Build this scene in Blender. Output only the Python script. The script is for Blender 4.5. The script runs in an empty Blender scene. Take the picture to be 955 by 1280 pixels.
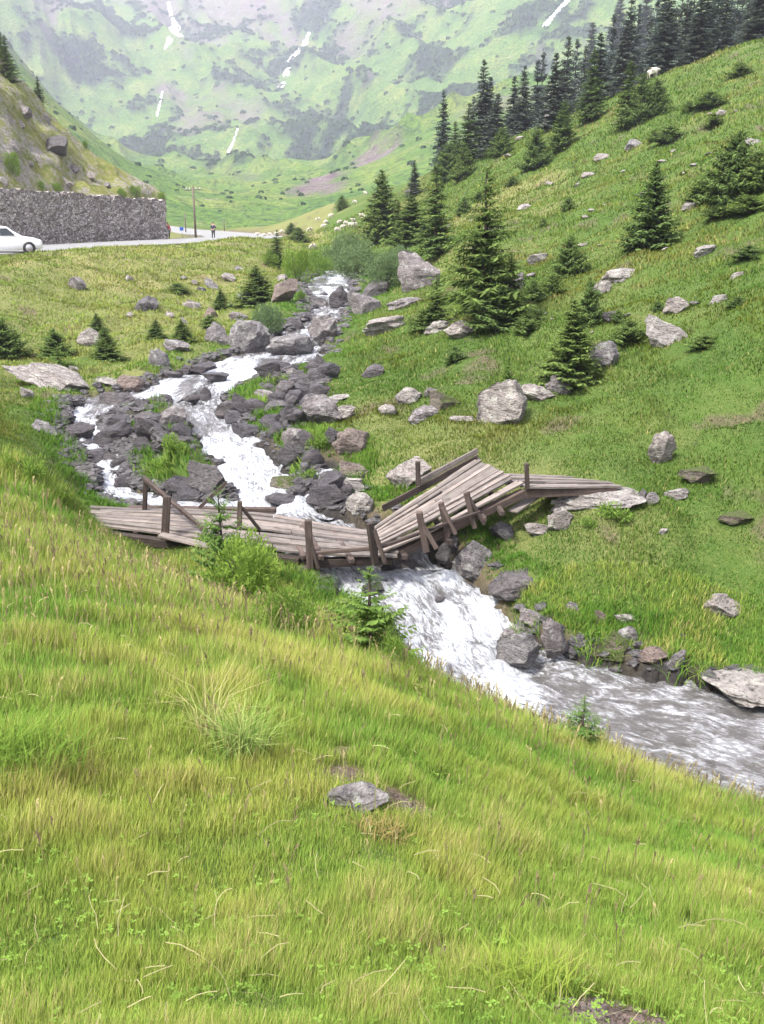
import bpy, math, random
import numpy as np
from mathutils import Vector, Matrix
random.seed(7); RNG = np.random.default_rng(7)
R = math.radians; HAZE = 0.00037
SC = bpy.context.scene; COL = SC.collection

# ------------------------------------------------------------------ camera, sky, sun, exposure
PITCH = R(18.0); FPX = 1155.0; PW, PH = 955.0, 1280.0
cam_d = bpy.data.cameras.new('camera'); cam = bpy.data.objects.new('camera', cam_d); COL.objects.link(cam)
cam_d.sensor_fit = 'VERTICAL'; cam_d.sensor_height = 24.0; cam_d.sensor_width = 18.0
cam_d.lens = 24.0 * FPX / PH; cam_d.clip_start = 0.05; cam_d.clip_end = 9000
cam.location = (0, 0, 0); cam.rotation_euler = (math.pi/2 - PITCH, 0, 0)
SC.camera = cam
SUN_EL, SUN_AZ = R(56), R(-128)          # azimuth clockwise from +Y (view direction)
world = bpy.data.worlds.new('World'); SC.world = world; world.use_nodes = True
nt = world.node_tree; nt.nodes.clear()
wo = nt.nodes.new('ShaderNodeOutputWorld'); bg = nt.nodes.new('ShaderNodeBackground'); sky = nt.nodes.new('ShaderNodeTexSky')
sky.sky_type = 'NISHITA'; sky.sun_disc = False; sky.sun_elevation = SUN_EL; sky.sun_rotation = SUN_AZ
sky.dust_density = 5.0; sky.air_density = 1.0; sky.ozone_density = 1.0
hs = nt.nodes.new('ShaderNodeHueSaturation'); hs.inputs['Saturation'].default_value = 0.35
nt.links.new(sky.outputs[0], hs.inputs['Color']); nt.links.new(hs.outputs[0], bg.inputs[0]); bg.inputs[1].default_value = 0.13
nt.links.new(bg.outputs[0], wo.inputs[0])
sun_d = bpy.data.lights.new('sun', 'SUN'); sun_d.energy = 3.4; sun_d.angle = R(5); sun_d.color = (1, .96, .9)
sun = bpy.data.objects.new('sun', sun_d); COL.objects.link(sun)
sdir = Vector((math.sin(SUN_AZ)*math.cos(SUN_EL), math.cos(SUN_AZ)*math.cos(SUN_EL), math.sin(SUN_EL)))
sun.rotation_euler = sdir.to_track_quat('Z', 'Y').to_euler()
vs = SC.view_settings; vs.view_transform = 'Standard'; vs.look = 'None'; vs.gamma = 1; vs.use_curve_mapping = False
vs.exposure = 2.0
SC.render.engine = 'CYCLES'
SC.cycles.max_bounces = 6; SC.cycles.diffuse_bounces = 3; SC.cycles.glossy_bounces = 2; SC.cycles.transmission_bounces = 3
SC.cycles.volume_bounces = 1; SC.cycles.transparent_max_bounces = 6; SC.cycles.caustics_reflective = False; SC.cycles.caustics_refractive = False
SC.cycles.use_denoising = True

# ------------------------------------------------------------------ helpers
CP, SP = math.cos(PITCH), math.sin(PITCH)
def ray(px, py):
    u = (px - PW/2)/FPX; v = -(py - PH/2)/FPX
    return np.array([u, CP + v*SP, -SP + v*CP])
def at(px, py, d):                                     # the point seen there, d metres ahead
    r = ray(px, py); return r * (d / r[1])
def rad2px(p):                                         # metres per pixel at a point
    return (p[1]*CP - p[2]*SP)/FPX

def _hash(ix, iy, iz, seed):
    h = (ix.astype(np.int64)*374761393 + iy.astype(np.int64)*668265263 + iz.astype(np.int64)*2147483647 + seed*974634777) & 0xffffffff
    h = ((h ^ (h >> 13)) * 1274126177) & 0xffffffff
    h = (h ^ (h >> 16)) & 0xffffffff
    h = (h * 2246822519) & 0xffffffff
    return ((h ^ (h >> 15)) & 0xffffff) / float(0xffffff)
def vnoise(x, y, z=None, seed=0):                      # smooth value noise, -1..1
    if z is None: z = np.zeros_like(x)
    ix, iy, iz = np.floor(x), np.floor(y), np.floor(z)
    fx, fy, fz = x-ix, y-iy, z-iz
    ux, uy, uz = fx*fx*fx*(fx*(fx*6-15)+10), fy*fy*fy*(fy*(fy*6-15)+10), fz*fz*fz*(fz*(fz*6-15)+10)
    ix, iy, iz = ix.astype(np.int64), iy.astype(np.int64), iz.astype(np.int64)
    r = 0
    for dx in (0, 1):
        for dy in (0, 1):
            for dz in (0, 1):
                r = r + _hash(ix+dx, iy+dy, iz+dz, seed) * (ux if dx else 1-ux) * (uy if dy else 1-uy) * (uz if dz else 1-uz)
    return r*2 - 1
def fbm(x, y, z=None, octs=4, seed=0, gain=.5):
    r, a, s = 0, 1.0, 0.0
    c, sn = .8, .6
    for o in range(octs):
        r = r + a*vnoise(x, y, z, seed+o*17); s += a; a *= gain
        x, y = (c*x - sn*y)*2.03 + 5.3, (sn*x + c*y)*2.03 - 3.1
        if z is not None: z = z*2.03 + 1.7
    return r/s
def sstep(a, b, x):
    t = np.clip((x-a)/(b-a), 0, 1); return t*t*(3-2*t)

def make_mesh(name, verts, faces_flat, sizes, mat=None, smooth=True, attrs=None):
    """fast mesh from numpy: verts (n,3), faces_flat (loop vertex indices), sizes (loops per face)"""
    me = bpy.data.meshes.new(name)
    verts = np.asarray(verts, np.float32); faces_flat = np.asarray(faces_flat, np.int32).ravel(); sizes = np.asarray(sizes, np.int32)
    me.vertices.add(len(verts)); me.vertices.foreach_set('co', verts.ravel())
    me.loops.add(len(faces_flat)); me.loops.foreach_set('vertex_index', faces_flat)
    me.polygons.add(len(sizes))
    st = np.zeros(len(sizes), np.int32); st[1:] = np.cumsum(sizes)[:-1]
    me.polygons.foreach_set('loop_start', st)
    me.polygons.foreach_set('use_smooth', np.full(len(sizes), smooth))
    me.update(calc_edges=True)
    for k, v in (attrs or {}).items():
        v = np.asarray(v, np.float32)
        if v.ndim == 1:
            a = me.attributes.new(k, 'FLOAT', 'POINT'); a.data.foreach_set('value', v)
        elif v.shape[1] == 4:
            a = me.attributes.new(k, 'FLOAT_COLOR', 'POINT'); a.data.foreach_set('color', v.ravel())
        else:
            a = me.attributes.new(k, 'FLOAT_VECTOR', 'POINT'); a.data.foreach_set('vector', v.ravel())
    if mat: me.materials.append(mat)
    return me
def grid_faces(n, m):
    i, j = np.meshgrid(np.arange(n-1), np.arange(m-1), indexing='ij'); a = (i*m+j).ravel()
    return np.stack([a, a+m, a+m+1, a+1], 1)
def link(name, me, parent=None):
    o = bpy.data.objects.new(name, me); COL.objects.link(o)
    if parent: o.parent = parent
    return o
def tag(o, label=None, cat=None, group=None, kind=None):
    for k, v in (('label', label), ('category', cat), ('group', group), ('kind', kind)):
        if v: o[k] = v
    return o
def empty(name, loc, rz=0):
    o = bpy.data.objects.new(name, None); COL.objects.link(o); o.location = loc; o.rotation_euler = (0, 0, rz); o.empty_display_size = .3
    return o
def dup(o, parent=None):
    c = o.copy(); COL.objects.link(c)
    if parent: c.parent = parent
    for ch in list(o.children): dup(ch, c)
    return c

class MB:                                              # collects polygons, links them as one mesh
    def __init__(s): s.v = []; s.f = []
    def quad_box(s, c8):
        b = len(s.v); s.v += [tuple(p) for p in c8]
        for f in ((0,3,2,1),(4,5,6,7),(0,1,5,4),(1,2,6,5),(2,3,7,6),(3,0,4,7)): s.f.append([b+i for i in f])
    def box(s, c, size, M=None):
        x, y, z = [k/2 for k in size]
        pts = [(-x,-y,-z),(x,-y,-z),(x,y,-z),(-x,y,-z),(-x,-y,z),(x,-y,z),(x,y,z),(-x,y,z)]
        out = []
        for p in pts:
            q = Vector(p)
            if M is not None: q = M @ q
            out.append(q + Vector(c))
        s.quad_box(out)
    def beam(s, a, b, w, h, up=(0,0,1), jit=0.0):      # bar from a to b, width w, height h
        a, b = Vector(a), Vector(b); d = (b-a).normalized(); up = Vector(up)
        side = d.cross(up)
        if side.length < 1e-4: side = Vector((1,0,0))
        side.normalize(); u = side.cross(d).normalized()
        J = lambda: Vector((random.uniform(-jit,jit),)*3)
        pts = [a - side*w/2 - u*h/2 + J(), b - side*w/2 - u*h/2 + J(), b + side*w/2 - u*h/2 + J(), a + side*w/2 - u*h/2 + J(),
               a - side*w/2 + u*h/2 + J(), b - side*w/2 + u*h/2 + J(), b + side*w/2 + u*h/2 + J(), a + side*w/2 + u*h/2 + J()]
        s.quad_box(pts)
    def tube(s, pts, rads, n=8, cap=True):
        b = len(s.v); pts = [Vector(p) for p in pts]
        for i, p in enumerate(pts):
            d = (pts[min(i+1, len(pts)-1)] - pts[max(i-1, 0)]).normalized()
            x = d.cross(Vector((.31,.95,.05))).normalized(); y = d.cross(x)
            for k in range(n):
                t = 2*math.pi*k/n; s.v.append(tuple(p + (x*math.cos(t) + y*math.sin(t))*rads[i]))
        for i in range(len(pts)-1):
            for k in range(n):
                k2 = (k+1) % n; s.f.append([b+i*n+k, b+i*n+k2, b+(i+1)*n+k2, b+(i+1)*n+k])
        if cap:
            s.f.append([b+k for k in range(n)][::-1]); s.f.append([b+(len(pts)-1)*n+k for k in range(n)])
    def loft(s, rings, closed=True, cap=True):
        b = len(s.v); n = len(rings[0])
        for r in rings: s.v += [tuple(p) for p in r]
        for i in range(len(rings)-1):
            for k in range(n if closed else n-1):
                k2 = (k+1) % n; s.f.append([b+i*n+k, b+i*n+k2, b+(i+1)*n+k2, b+(i+1)*n+k])
        if cap: s.f.append([b+k for k in range(n)][::-1]); s.f.append([b+(len(rings)-1)*n+k for k in range(n)])
    def build(s, name, mat, parent=None, smooth=False, bevel=0.0):
        me = bpy.data.meshes.new(name); me.from_pydata(s.v, [], s.f); me.materials.append(mat); me.update()
        if smooth: me.polygons.foreach_set('use_smooth', [True]*len(me.polygons))
        o = link(name, me, parent)
        if bevel:
            m = o.modifiers.new('b', 'BEVEL'); m.width = bevel; m.segments = 2; m.limit_method = 'ANGLE'
        return o

# ------------------------------------------------------------------ material helpers
class NT:
    def __init__(s, name):
        s.m = bpy.data.materials.new(name); s.m.use_nodes = True; s.t = s.m.node_tree; s.t.nodes.clear()
        s.out = s.t.nodes.new('ShaderNodeOutputMaterial')
    def n(s, typ, **kw):
        x = s.t.nodes.new('ShaderNode'+typ)
        for k, v in kw.items():
            if k.startswith('_'): setattr(x, k[1:], v)
            else:
                i = x.inputs[k.replace('__', ' ')]
                s.put(i, v)
        return x
    def put(s, i, v):
        if hasattr(v, 'is_output') or isinstance(v, bpy.types.NodeSocket): s.t.links.new(v, i)
        elif isinstance(v, (tuple, list)) and len(v) == 3 and i.type == 'RGBA': i.default_value = (*v, 1)
        else: i.default_value = v
    def coord(s, scale=(1,1,1), gen='Object', rot=(0,0,0)):
        c = s.t.nodes.new('ShaderNodeTexCoord'); m = s.t.nodes.new('ShaderNodeMapping')
        m.inputs['Scale'].default_value = scale; m.inputs['Rotation'].default_value = rot
        s.t.links.new(c.outputs[gen], m.inputs[0]); return m.outputs[0]
    def noise(s, vec, scale, detail=4, rough=.55, dist=0.0):
        x = s.n('TexNoise', Scale=scale, Detail=detail, Roughness=rough, Distortion=dist); s.t.links.new(vec, x.inputs['Vector']); return x.outputs['Fac']
    def ramp(s, fac, stops, interp='LINEAR'):
        r = s.t.nodes.new('ShaderNodeValToRGB'); r.color_ramp.interpolation = interp
        while len(r.color_ramp.elements) < len(stops): r.color_ramp.elements.new(.5)
        for e, (p, c) in zip(r.color_ramp.elements, stops):
            e.position = p; e.color = (*c, 1) if isinstance(c, (tuple, list)) else (c, c, c, 1)
        s.put(r.inputs[0], fac); return r.outputs[0]
    def mix(s, fac, a, b, mode='MIX'):
        x = s.t.nodes.new('ShaderNodeMix'); x.data_type = 'RGBA'; x.blend_type = mode
        s.put(x.inputs[0], fac); s.put(x.inputs[6], a); s.put(x.inputs[7], b); return x.outputs[2]
    def math(s, op, a, b=0.0, clamp=False):
        x = s.t.nodes.new('ShaderNodeMath'); x.operation = op; x.use_clamp = clamp
        s.put(x.inputs[0], a); s.put(x.inputs[1], b); return x.outputs[0]
    def attr(s, name, out='Fac'):
        x = s.t.nodes.new('ShaderNodeAttribute'); x.attribute_name = name; return x.outputs[out]
    def bump(s, h, strength=.3, dist=.02, normal=None):
        x = s.n('Bump', Strength=strength, Distance=dist, Height=h)
        if normal: s.t.links.new(normal, x.inputs['Normal'])
        return x.outputs[0]
    def bsdf(s, color, rough=.8, normal=None, spec=.3, **kw):
        b = s.t.nodes.new('ShaderNodeBsdfPrincipled'); s.put(b.inputs['Base Color'], color); s.put(b.inputs['Roughness'], rough)
        s.put(b.inputs['Specular IOR Level'], spec)
        if normal: s.t.links.new(normal, b.inputs['Normal'])
        for k, v in kw.items(): s.put(b.inputs[k.replace('_', ' ')], v)
        s.t.links.new(b.outputs[0], s.out.inputs[0]); return b

# ------------------------------------------------------------------ river course: rows of (left px, right px, py, metres ahead)
RIV = [(385,437,352,55),(384,437,365,48.5),(394,437,381,43.5),(388,424,400,39),(350,412,420,35.5),(325,400,436,33),
       (285,405,450,30.7),(240,335,465,29),(200,300,480,27),(207,272,500,25.3),(226,284,520,23.6),(243,303,540,22.2),
       (255,328,560,20.9),(273,345,580,19.9),(280,352,600,19.2),(290,362,620,18.2),(300,380,640,17.2),(335,470,670,16.0),
       (395,562,708,15.1),(432,592,740,14.2),(470,618,770,13.6),(500,632,800,13.0)]
def chan(rows, ext=()):
    P = []
    for l, r, y, d in rows:
        a, b = at(l, y, d), at(r, y, d); P.append([*((a+b)/2), (b[0]-a[0])/2])
    P += [list(e) for e in ext]
    return np.array(P)
WZ = at(0, 850, 11.9)[2]
main_ch = chan(RIV, [(1.55,11.95,WZ+.02,1.05),(2.5,11.15,WZ,1.2),(3.7,10.5,WZ,1.4),(5.2,9.75,WZ-.02,1.5),(7.5,8.4,WZ-.05,1.6),(11,5.6,WZ-.1,1.7),(15,1,WZ-.2,1.8),(20,-8,WZ-.4,2)])
up = at(410, 352, 55)
main_ch = np.vstack([[up[0]+.6, 61, up[2]+.3, .9], main_ch])
left_ch = chan([(205,260,482,26.6),(100,190,503,25.3),(88,118,526,23.4),(108,132,560,21.4),(118,150,592,20.0),(132,158,618,18.9),(190,260,636,17.8),(300,380,648,16.9)])
right_ch = chan([(392,420,592,19.3),(378,400,610,18.6),(370,400,632,17.7),(345,395,645,17.0)])
CHANS = [main_ch, left_ch, right_ch]
def densify(P, step=.25):
    out = []
    for a, b in zip(P[:-1], P[1:]):
        n = max(1, int(np.linalg.norm(b[:2]-a[:2])/step))
        for k in range(n): out.append(a + (b-a)*k/n)
    out.append(P[-1]); return np.array(out)
def smooth_line(P, it=3):
    P = densify(P)
    for _ in range(it):
        Q = P.copy(); Q[1:-1] = (P[:-2] + 2*P[1:-1] + P[2:])/4; P = Q
    return P
CH_D = [smooth_line(c) for c in CHANS]
def river_query(x, y):
    """signed distance beyond the water edge, and water height"""
    s = np.full(x.shape, 1e3); wz = np.zeros(x.shape)
    for D in CH_D:
        for k0 in range(0, len(D)-1, 1):
            a, b = D[k0], D[k0+1]; ab = b[:2]-a[:2]; L2 = ab@ab + 1e-9
            t = np.clip(((x-a[0])*ab[0] + (y-a[1])*ab[1])/L2, 0, 1)
            dd = np.hypot(x-a[0]-t*ab[0], y-a[1]-t*ab[1]) - (a[3]+t*(b[3]-a[3]))
            m = dd < s; s = np.where(m, dd, s); wz = np.where(m, a[2]+t*(b[2]-a[2]), wz)
    return s, wz

# ------------------------------------------------------------------ terrain control points
CTL = [ # near bank where the camera stands
 (0,1280,1.62),(477,1280,1.66),(955,1280,1.85),(0,1000,3.0),(250,1100,2.55),(477,1000,3.35),(720,1120,2.9),(955,1150,2.9),
 (0,800,5.3),(300,850,5.2),(477,900,4.9),(750,1040,4.3),(0,690,8.2),(180,740,8.0),(330,800,7.3),
 (0,596,12.5),(70,650,11.7),(130,697,10.8),(250,754,9.8),(400,786,8.95),(500,830,8.2),(600,885,7.5),(750,942,7.0),(955,1015,6.5),
 # left bank further up
 (60,575,15),(0,555,18),(20,520,22),(60,548,21),(95,505,24.6),(0,470,28.5),(0,450,31),(130,487,27.2),(0,430,34.5),(100,440,33),(200,452,30.8),(190,430,35),
 (240,440,32.6),(290,428,34.6),(0,380,42),(100,390,43),(190,380,46),(280,385,45),(330,380,44),(0,322,53),(60,320,55),(200,350,54),(130,316,60),(200,309,68),(300,315,69),(320,340,62),
 (355,355,55),(340,320,72),(330,305,80),(270,301,97),(360,345,62),(375,380,44.5),(345,400,40.5),
 (0,300,74),(100,300,84),(207,300,98),(-150,305,60),(-150,340,48),(-150,450,30),(-150,600,13),(-150,800,5.5),
 # right slope
 (445,371,44),(470,380,42),(436,420,34.3),(425,450,29.5),(450,400,36.5),(500,400,34),(450,470,26.2),(440,520,22.3),(400,500,24),(400,540,21.6),(470,560,19.9),(500,500,23.4),
 (600,530,20.3),(620,500,21.9),(560,570,18.4),(600,400,29.5),(700,480,22.3),(700,400,27),(810,300,36),(955,330,26),(955,400,22),(955,500,18.5),
 (955,600,16),(955,700,14),(955,800,12.4),(950,865,11.3),(850,600,16.4),(770,620,15.6),(700,680,14.8),(620,665,15.7),(625,750,13.6),(750,750,13.4),(700,800,12.5),(850,780,12.7),(820,825,12.1),
 (955,58,84),(830,97,90),(700,150,98),(600,185,105),(540,215,115),(480,240,128),(420,268,146),(350,290,150),
 (955,150,52),(955,250,34),(850,200,50),(750,200,63),(650,250,62),(600,300,46),(700,300,42),(550,300,56),(500,330,54),(470,345,55),(480,300,74),(420,300,92),(400,320,72),
 (1100,60,75),(1100,250,28),(1100,400,19),(1100,600,14),(1100,800,11),
 # valley floor, right flank, head wall
 (300,287,150),(250,287,160),(215,280,170),(100,270,200),(-150,260,200),(350,268,260),(330,240,400),(250,245,380),(180,235,420),(450,200,520),(540,150,520),(370,225,520),(230,222,620),(120,230,600),
 (700,100,480),(955,20,430),(1100,-30,400),
 (180,212,900),(0,205,900),(300,208,880),(400,190,900),(500,140,960),(600,90,980),(800,20,900),(955,-40,850),
 (0,120,1150),(200,120,1200),(400,100,1200),(600,20,1250),(0,20,1500),(200,20,1600),(400,10,1600),(600,-80,1600),(800,-120,1300),(1050,-180,1200),
 (-200,200,900),(-200,100,1150),(-200,0,1500),(0,-120,2100),(200,-130,2200),(400,-130,2200),(600,-180,2100),(-200,-120,2000),
]
WPT = [ # hidden ground, in metres (x, y, z)
 (2.4,8.6,-5.75),(3.6,8.1,-5.9),(5.2,7.2,-6.0),(.7,9.9,-5.6),(.1,11.2,-5.7),(-1.3,12.2,-5.6),(-2.6,13.6,-5.75),(-4,14.6,-5.6),(-5.2,15.6,-5.35),(-6.4,17,-4.95),(-3.8,13.3,-5.25),(9,4.5,-6),
 (-9,17,-4.3),(8,2,-5.2),(5,2,-3.6),(3,1,-2.6),(-3,1,-1.55),(-8,3,-1.3),(-14,8,-1.6),(1.2,.2,-1.75),(-1,.2,-1.6),
 (14,12,-3.2),(18,4,-4.2),(25,20,3.5),(14,7,-5.4),(-25,25,-2.8),(-30,40,-2.2),(-35,10,-1.4),
 (55,120,5),(30,130,2),(10,150,-1),(-10,180,-3),(60,90,12.5),(75,60,20),(70,20,16),(60,180,20),(100,200,42),
 (60,760,46),(-40,760,38),(160,760,70),(320,750,130),(-200,760,34),
 (-60,60,0),(-70,110,6),(-90,40,2),(-60,150,5),(-110,260,30),(-150,400,60),(-260,700,110),(-380,900,190),(-500,1300,330),
 (160,120,55),(220,300,120),(350,500,230),(550,700,330),(800,1000,480),(260,60,90),(900,1600,600),(-900,1800,600),(-700,500,250),(900,300,350),(0,3000,820),(1500,2600,900),(-1500,2600,900),
]
ctl = np.array([at(*c) for c in CTL] + [list(w) for w in WPT])
C_AZ = np.arctan2(ctl[:,0], ctl[:,1]); C_R = np.hypot(ctl[:,0], ctl[:,1]); C_E = ctl[:,2]/C_R
AZS = 2.2
def kern(q): return np.sqrt(q*q + .06**2)
cq = np.stack([C_AZ*AZS, np.log(C_R)], 1)
K = kern(np.linalg.norm(cq[:,None]-cq[None], axis=2)) - 0.004*np.eye(len(cq))
Amat = np.block([[K, np.ones((len(cq),1)), cq], [np.vstack([np.ones(len(cq)), cq.T]), np.zeros((3,3))]])
sol = np.linalg.solve(Amat, np.concatenate([C_E, np.zeros(3)]))
def rbf(az, lr):
    out = np.full(az.shape, sol[-3]) + sol[-2]*az*AZS + sol[-1]*lr
    for i in range(len(cq)): out += sol[i]*kern(np.hypot(az*AZS-cq[i,0], lr-cq[i,1]))
    return out
# road polyline (x, y, z, half width)
W0 = at(0, 301, 72); W1 = at(207, 300, 97)
wd = (W1-W0)[:2]; wd /= np.linalg.norm(wd); wn = np.array([wd[1], -wd[0]])
def roadpt(s, z):
    p = W1[:2] + wd*s + wn*4.6; return [p[0], p[1], z, 4.4]
ROAD = np.array([roadpt(-150, -1.2), roadpt(-75, -2.2), roadpt(-40, -2.42), roadpt(-25, -2.45), roadpt(0, -2.6), roadpt(10, -2.65), [*(W1[:2]+wd*18-wn*0), -2.6, 4.4], [*(W1[:2]+wd*24-wn*10), -2.3, 4.4], [*(W1[:2]+wd*27-wn*40), 1.0, 4.4], [*(W1[:2]+wd*28-wn*90), 6, 4.4]])
ROAD_D = smooth_line(densify(ROAD, 1.0), 12)
def road_query(x, y):
    s = np.full(x.shape, 1e3); z = np.zeros(x.shape)
    for a, b in zip(ROAD_D[:-1:3], ROAD_D[3::3]):
        ab = b[:2]-a[:2]; t = np.clip(((x-a[0])*ab[0]+(y-a[1])*ab[1])/(ab@ab+1e-9), 0, 1)
        dd = np.hypot(x-a[0]-t*ab[0], y-a[1]-t*ab[1]); m = dd < s; s = np.where(m, dd, s); z = np.where(m, a[2]+t*(b[2]-a[2]), z)
    return s, z

def terrain_height(x, y):
    r = np.hypot(x, y); az = np.arctan2(x, y); lr = np.log(np.maximum(r, .3))
    front = np.clip(az, -1.15, 1.15)
    e = rbf(front, lr); back = np.where(r < 4, -1.62/np.maximum(r,.3), -1.62/np.maximum(r,.3) + 0.10*(1-4/np.maximum(r,4)))
    k = sstep(1.15, 2.2, np.abs(az)); z = (e*(1-k) + back*k)*r
    # relief noise, kept small against the distance so that the lie of the land stays
    amp = 0
    for i, lam in enumerate((.35,.7,1.5,3,6,12,25,50,100,200)):
        q = lam/np.maximum(r, 1)
        w = sstep(.006,.02,q)*(1-sstep(.09,.2,q))
        a = (.035 if r is None else np.where(r < 12, .02, np.where(r < 200, .045, np.where(r < 450, .06, .10))))*lam
        nz = vnoise(x/lam+i*7.3, y/lam-i*3.1, seed=40+i)
        if lam >= 25: nz = np.where(r > 500, (1-2*np.abs(vnoise((x+.35*y)/lam/.8, (y-.35*x)/lam/2.2, seed=60+i)))*1.5, nz)
        amp = amp + a*w*nz
    # tussocks on the grass slopes
    tus = np.maximum(0, vnoise(x/.55, y/.55, seed=91))**1.5*.10*sstep(9, 14, r)*(1-sstep(60,110,r))
    tus = tus + np.maximum(0, vnoise(x/1.7, y/1.7, seed=92))**1.4*.26*sstep(12, 18, r)*(1-sstep(70,120,r)) + np.maximum(0, vnoise(x/.8, y/1.1, seed=93))**1.4*.10*sstep(12, 16, r)*(1-sstep(60,110,r))
    z = z + amp + tus
    m = r < 130
    s, wz = np.full(x.shape, 1e3), np.zeros(x.shape)
    if m.any():
        s[m], wz[m] = river_query(x[m], y[m])
    sj = s + .18*vnoise(x/.5, y/.5, seed=3) + .1*vnoise(x/.2, y/.2, seed=5)
    bed = wz - .3 - .1*vnoise(x/.6, y/.6, seed=9)
    lo = wz + .06 + np.maximum(sj,0)*.25; hi = wz + .06 + np.maximum(sj,0)*.95
    zc = np.clip(z, lo, hi)
    z2 = np.where(sj < 0, bed, np.where(sj < 1.6, zc, z))
    k = sstep(1.0, 2.6, sj); z2 = np.where(sj > 0, zc*(1-k) + z*k, z2)
    z2 = np.where(m, z2, z)
    k0 = sstep(-.12, .08, sj); z2 = np.where(m & (sj > -.2) & (sj < .1), bed*(1-k0) + z2*k0, z2)
    z = z2
    m = (r > 35) & (r < 260); 
    if m.any():
        rs, rz = road_query(x[m], y[m]); k = 1 - sstep(4.6, 9.0, rs)
        z[m] = z[m]*(1-k) + (rz-.12)*k
    return z, s

d2 = np.radians
az_f = np.concatenate([np.radians(np.linspace(-180,-34,60,endpoint=False)), np.radians(np.arange(-34,34,.095)), np.radians(np.linspace(34,180,61))])
lr_f = np.log(np.geomspace(.35, 3400, 1000))
AZg, LRg = np.meshgrid(az_f, lr_f, indexing='ij')
Rg = np.exp(LRg); Xg, Yg = np.sin(AZg)*Rg, np.cos(AZg)*Rg
Zg = np.zeros_like(Xg); Sg = np.zeros_like(Xg)
for i0 in range(0, len(az_f), 64):
    sl = slice(i0, i0+64); Zg[sl], Sg[sl] = terrain_height(Xg[sl], Yg[sl])
def H(x, y):
    x = np.asarray(x, float); y = np.asarray(y, float)
    az = np.arctan2(x, y); lr = np.clip(np.log(np.hypot(x, y)+1e-9), lr_f[0], lr_f[-1]-1e-6)
    i = np.clip(np.searchsorted(az_f, az)-1, 0, len(az_f)-2); fj = (lr-lr_f[0])/(lr_f[1]-lr_f[0]); j = np.clip(fj.astype(int), 0, len(lr_f)-2); tj = fj-j
    ti = (az-az_f[i])/(az_f[i+1]-az_f[i])
    return (Zg[i,j]*(1-tj)+Zg[i,j+1]*tj)*(1-ti) + (Zg[i+1,j]*(1-tj)+Zg[i+1,j+1]*tj)*ti
_T = np.geomspace(.8, 3300, 6000)
def ground(px, py, tmin=0):
    """first terrain point seen through a pixel of the photograph"""
    r = ray(px, py); r = r/np.hypot(r[0], r[1]); T = _T[_T > tmin]
    z = H(r[0]*T, r[1]*T) - r[2]*T
    k = np.argmax(z > 0)
    if z[k] <= 0: return None
    if k == 0: t = T[0]
    else: t = T[k-1] + (T[k]-T[k-1])*(-z[k-1])/(z[k]-z[k-1])
    return r*t

# ------------------------------------------------------------------ ground material
def mat_ground():
    g = NT('ground'); v = g.coord()
    n1 = g.noise(v, .35, 5); n2 = g.noise(v, 2.5, 6, .65); n3 = g.noise(v, 14, 6, .7); nb = g.noise(v, 60, 4, .7)
    grass = g.ramp(n1, [(.3,(.045,.08,.016)),(.5,(.065,.105,.02)),(.7,(.10,.115,.035))])
    grass = g.mix(g.ramp(n2, [(.45,0.),(.7,.8)]), grass, (.045,.095,.014))
    grass = g.mix(g.ramp(n3, [(.5,0.),(.75,.6)]), grass, (.16,.19,.05))
    dry = g.ramp(n3, [(.3,(.10,.12,.03)),(.6,(.24,.21,.09))])
    c = g.mix(g.attr('dry'), grass, dry)
    earth = g.ramp(n3, [(.3,(.045,.03,.02)),(.6,(.13,.095,.07)),(.8,(.24,.2,.17))])
    c = g.mix(g.attr('earth'), c, earth)
    wet = g.ramp(n3, [(.3,(.012,.011,.01)),(.7,(.05,.045,.04))])
    c = g.mix(g.attr('bed'), c, wet)
    # far: alpine scrub, rock
    f1 = g.noise(v, .03, 6, .7); f2 = g.noise(v, .12, 5, .7)
    scrub = g.ramp(f2, [(.35,(.008,.022,.018)),(.65,(.025,.055,.035))])
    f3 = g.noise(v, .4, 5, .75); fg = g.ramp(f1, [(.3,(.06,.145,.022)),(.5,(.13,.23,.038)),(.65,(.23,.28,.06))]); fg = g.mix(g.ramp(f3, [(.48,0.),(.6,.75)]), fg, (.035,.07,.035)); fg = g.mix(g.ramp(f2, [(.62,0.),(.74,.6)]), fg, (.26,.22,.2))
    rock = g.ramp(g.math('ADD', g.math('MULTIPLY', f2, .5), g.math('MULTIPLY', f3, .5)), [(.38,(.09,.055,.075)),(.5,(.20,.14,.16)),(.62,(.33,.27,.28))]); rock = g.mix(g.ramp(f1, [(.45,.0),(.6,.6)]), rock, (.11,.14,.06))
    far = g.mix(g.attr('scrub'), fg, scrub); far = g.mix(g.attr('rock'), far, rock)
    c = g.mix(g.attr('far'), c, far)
    h = g.math('ADD', g.math('MULTIPLY', n3, .5), nb)
    nb_ = g.bump(h, .6, .05); hf = g.math('MULTIPLY', g.math('ADD', g.math('MULTIPLY', f1, 3.0), g.math('MULTIPLY', f3, .5)), g.attr('far')); nb2 = g.bump(hf, 1.0, 6.0, nb_)
    b = g.bsdf(c, .9, nb2, .15)
    return g.m
M_ground = mat_ground()
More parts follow.
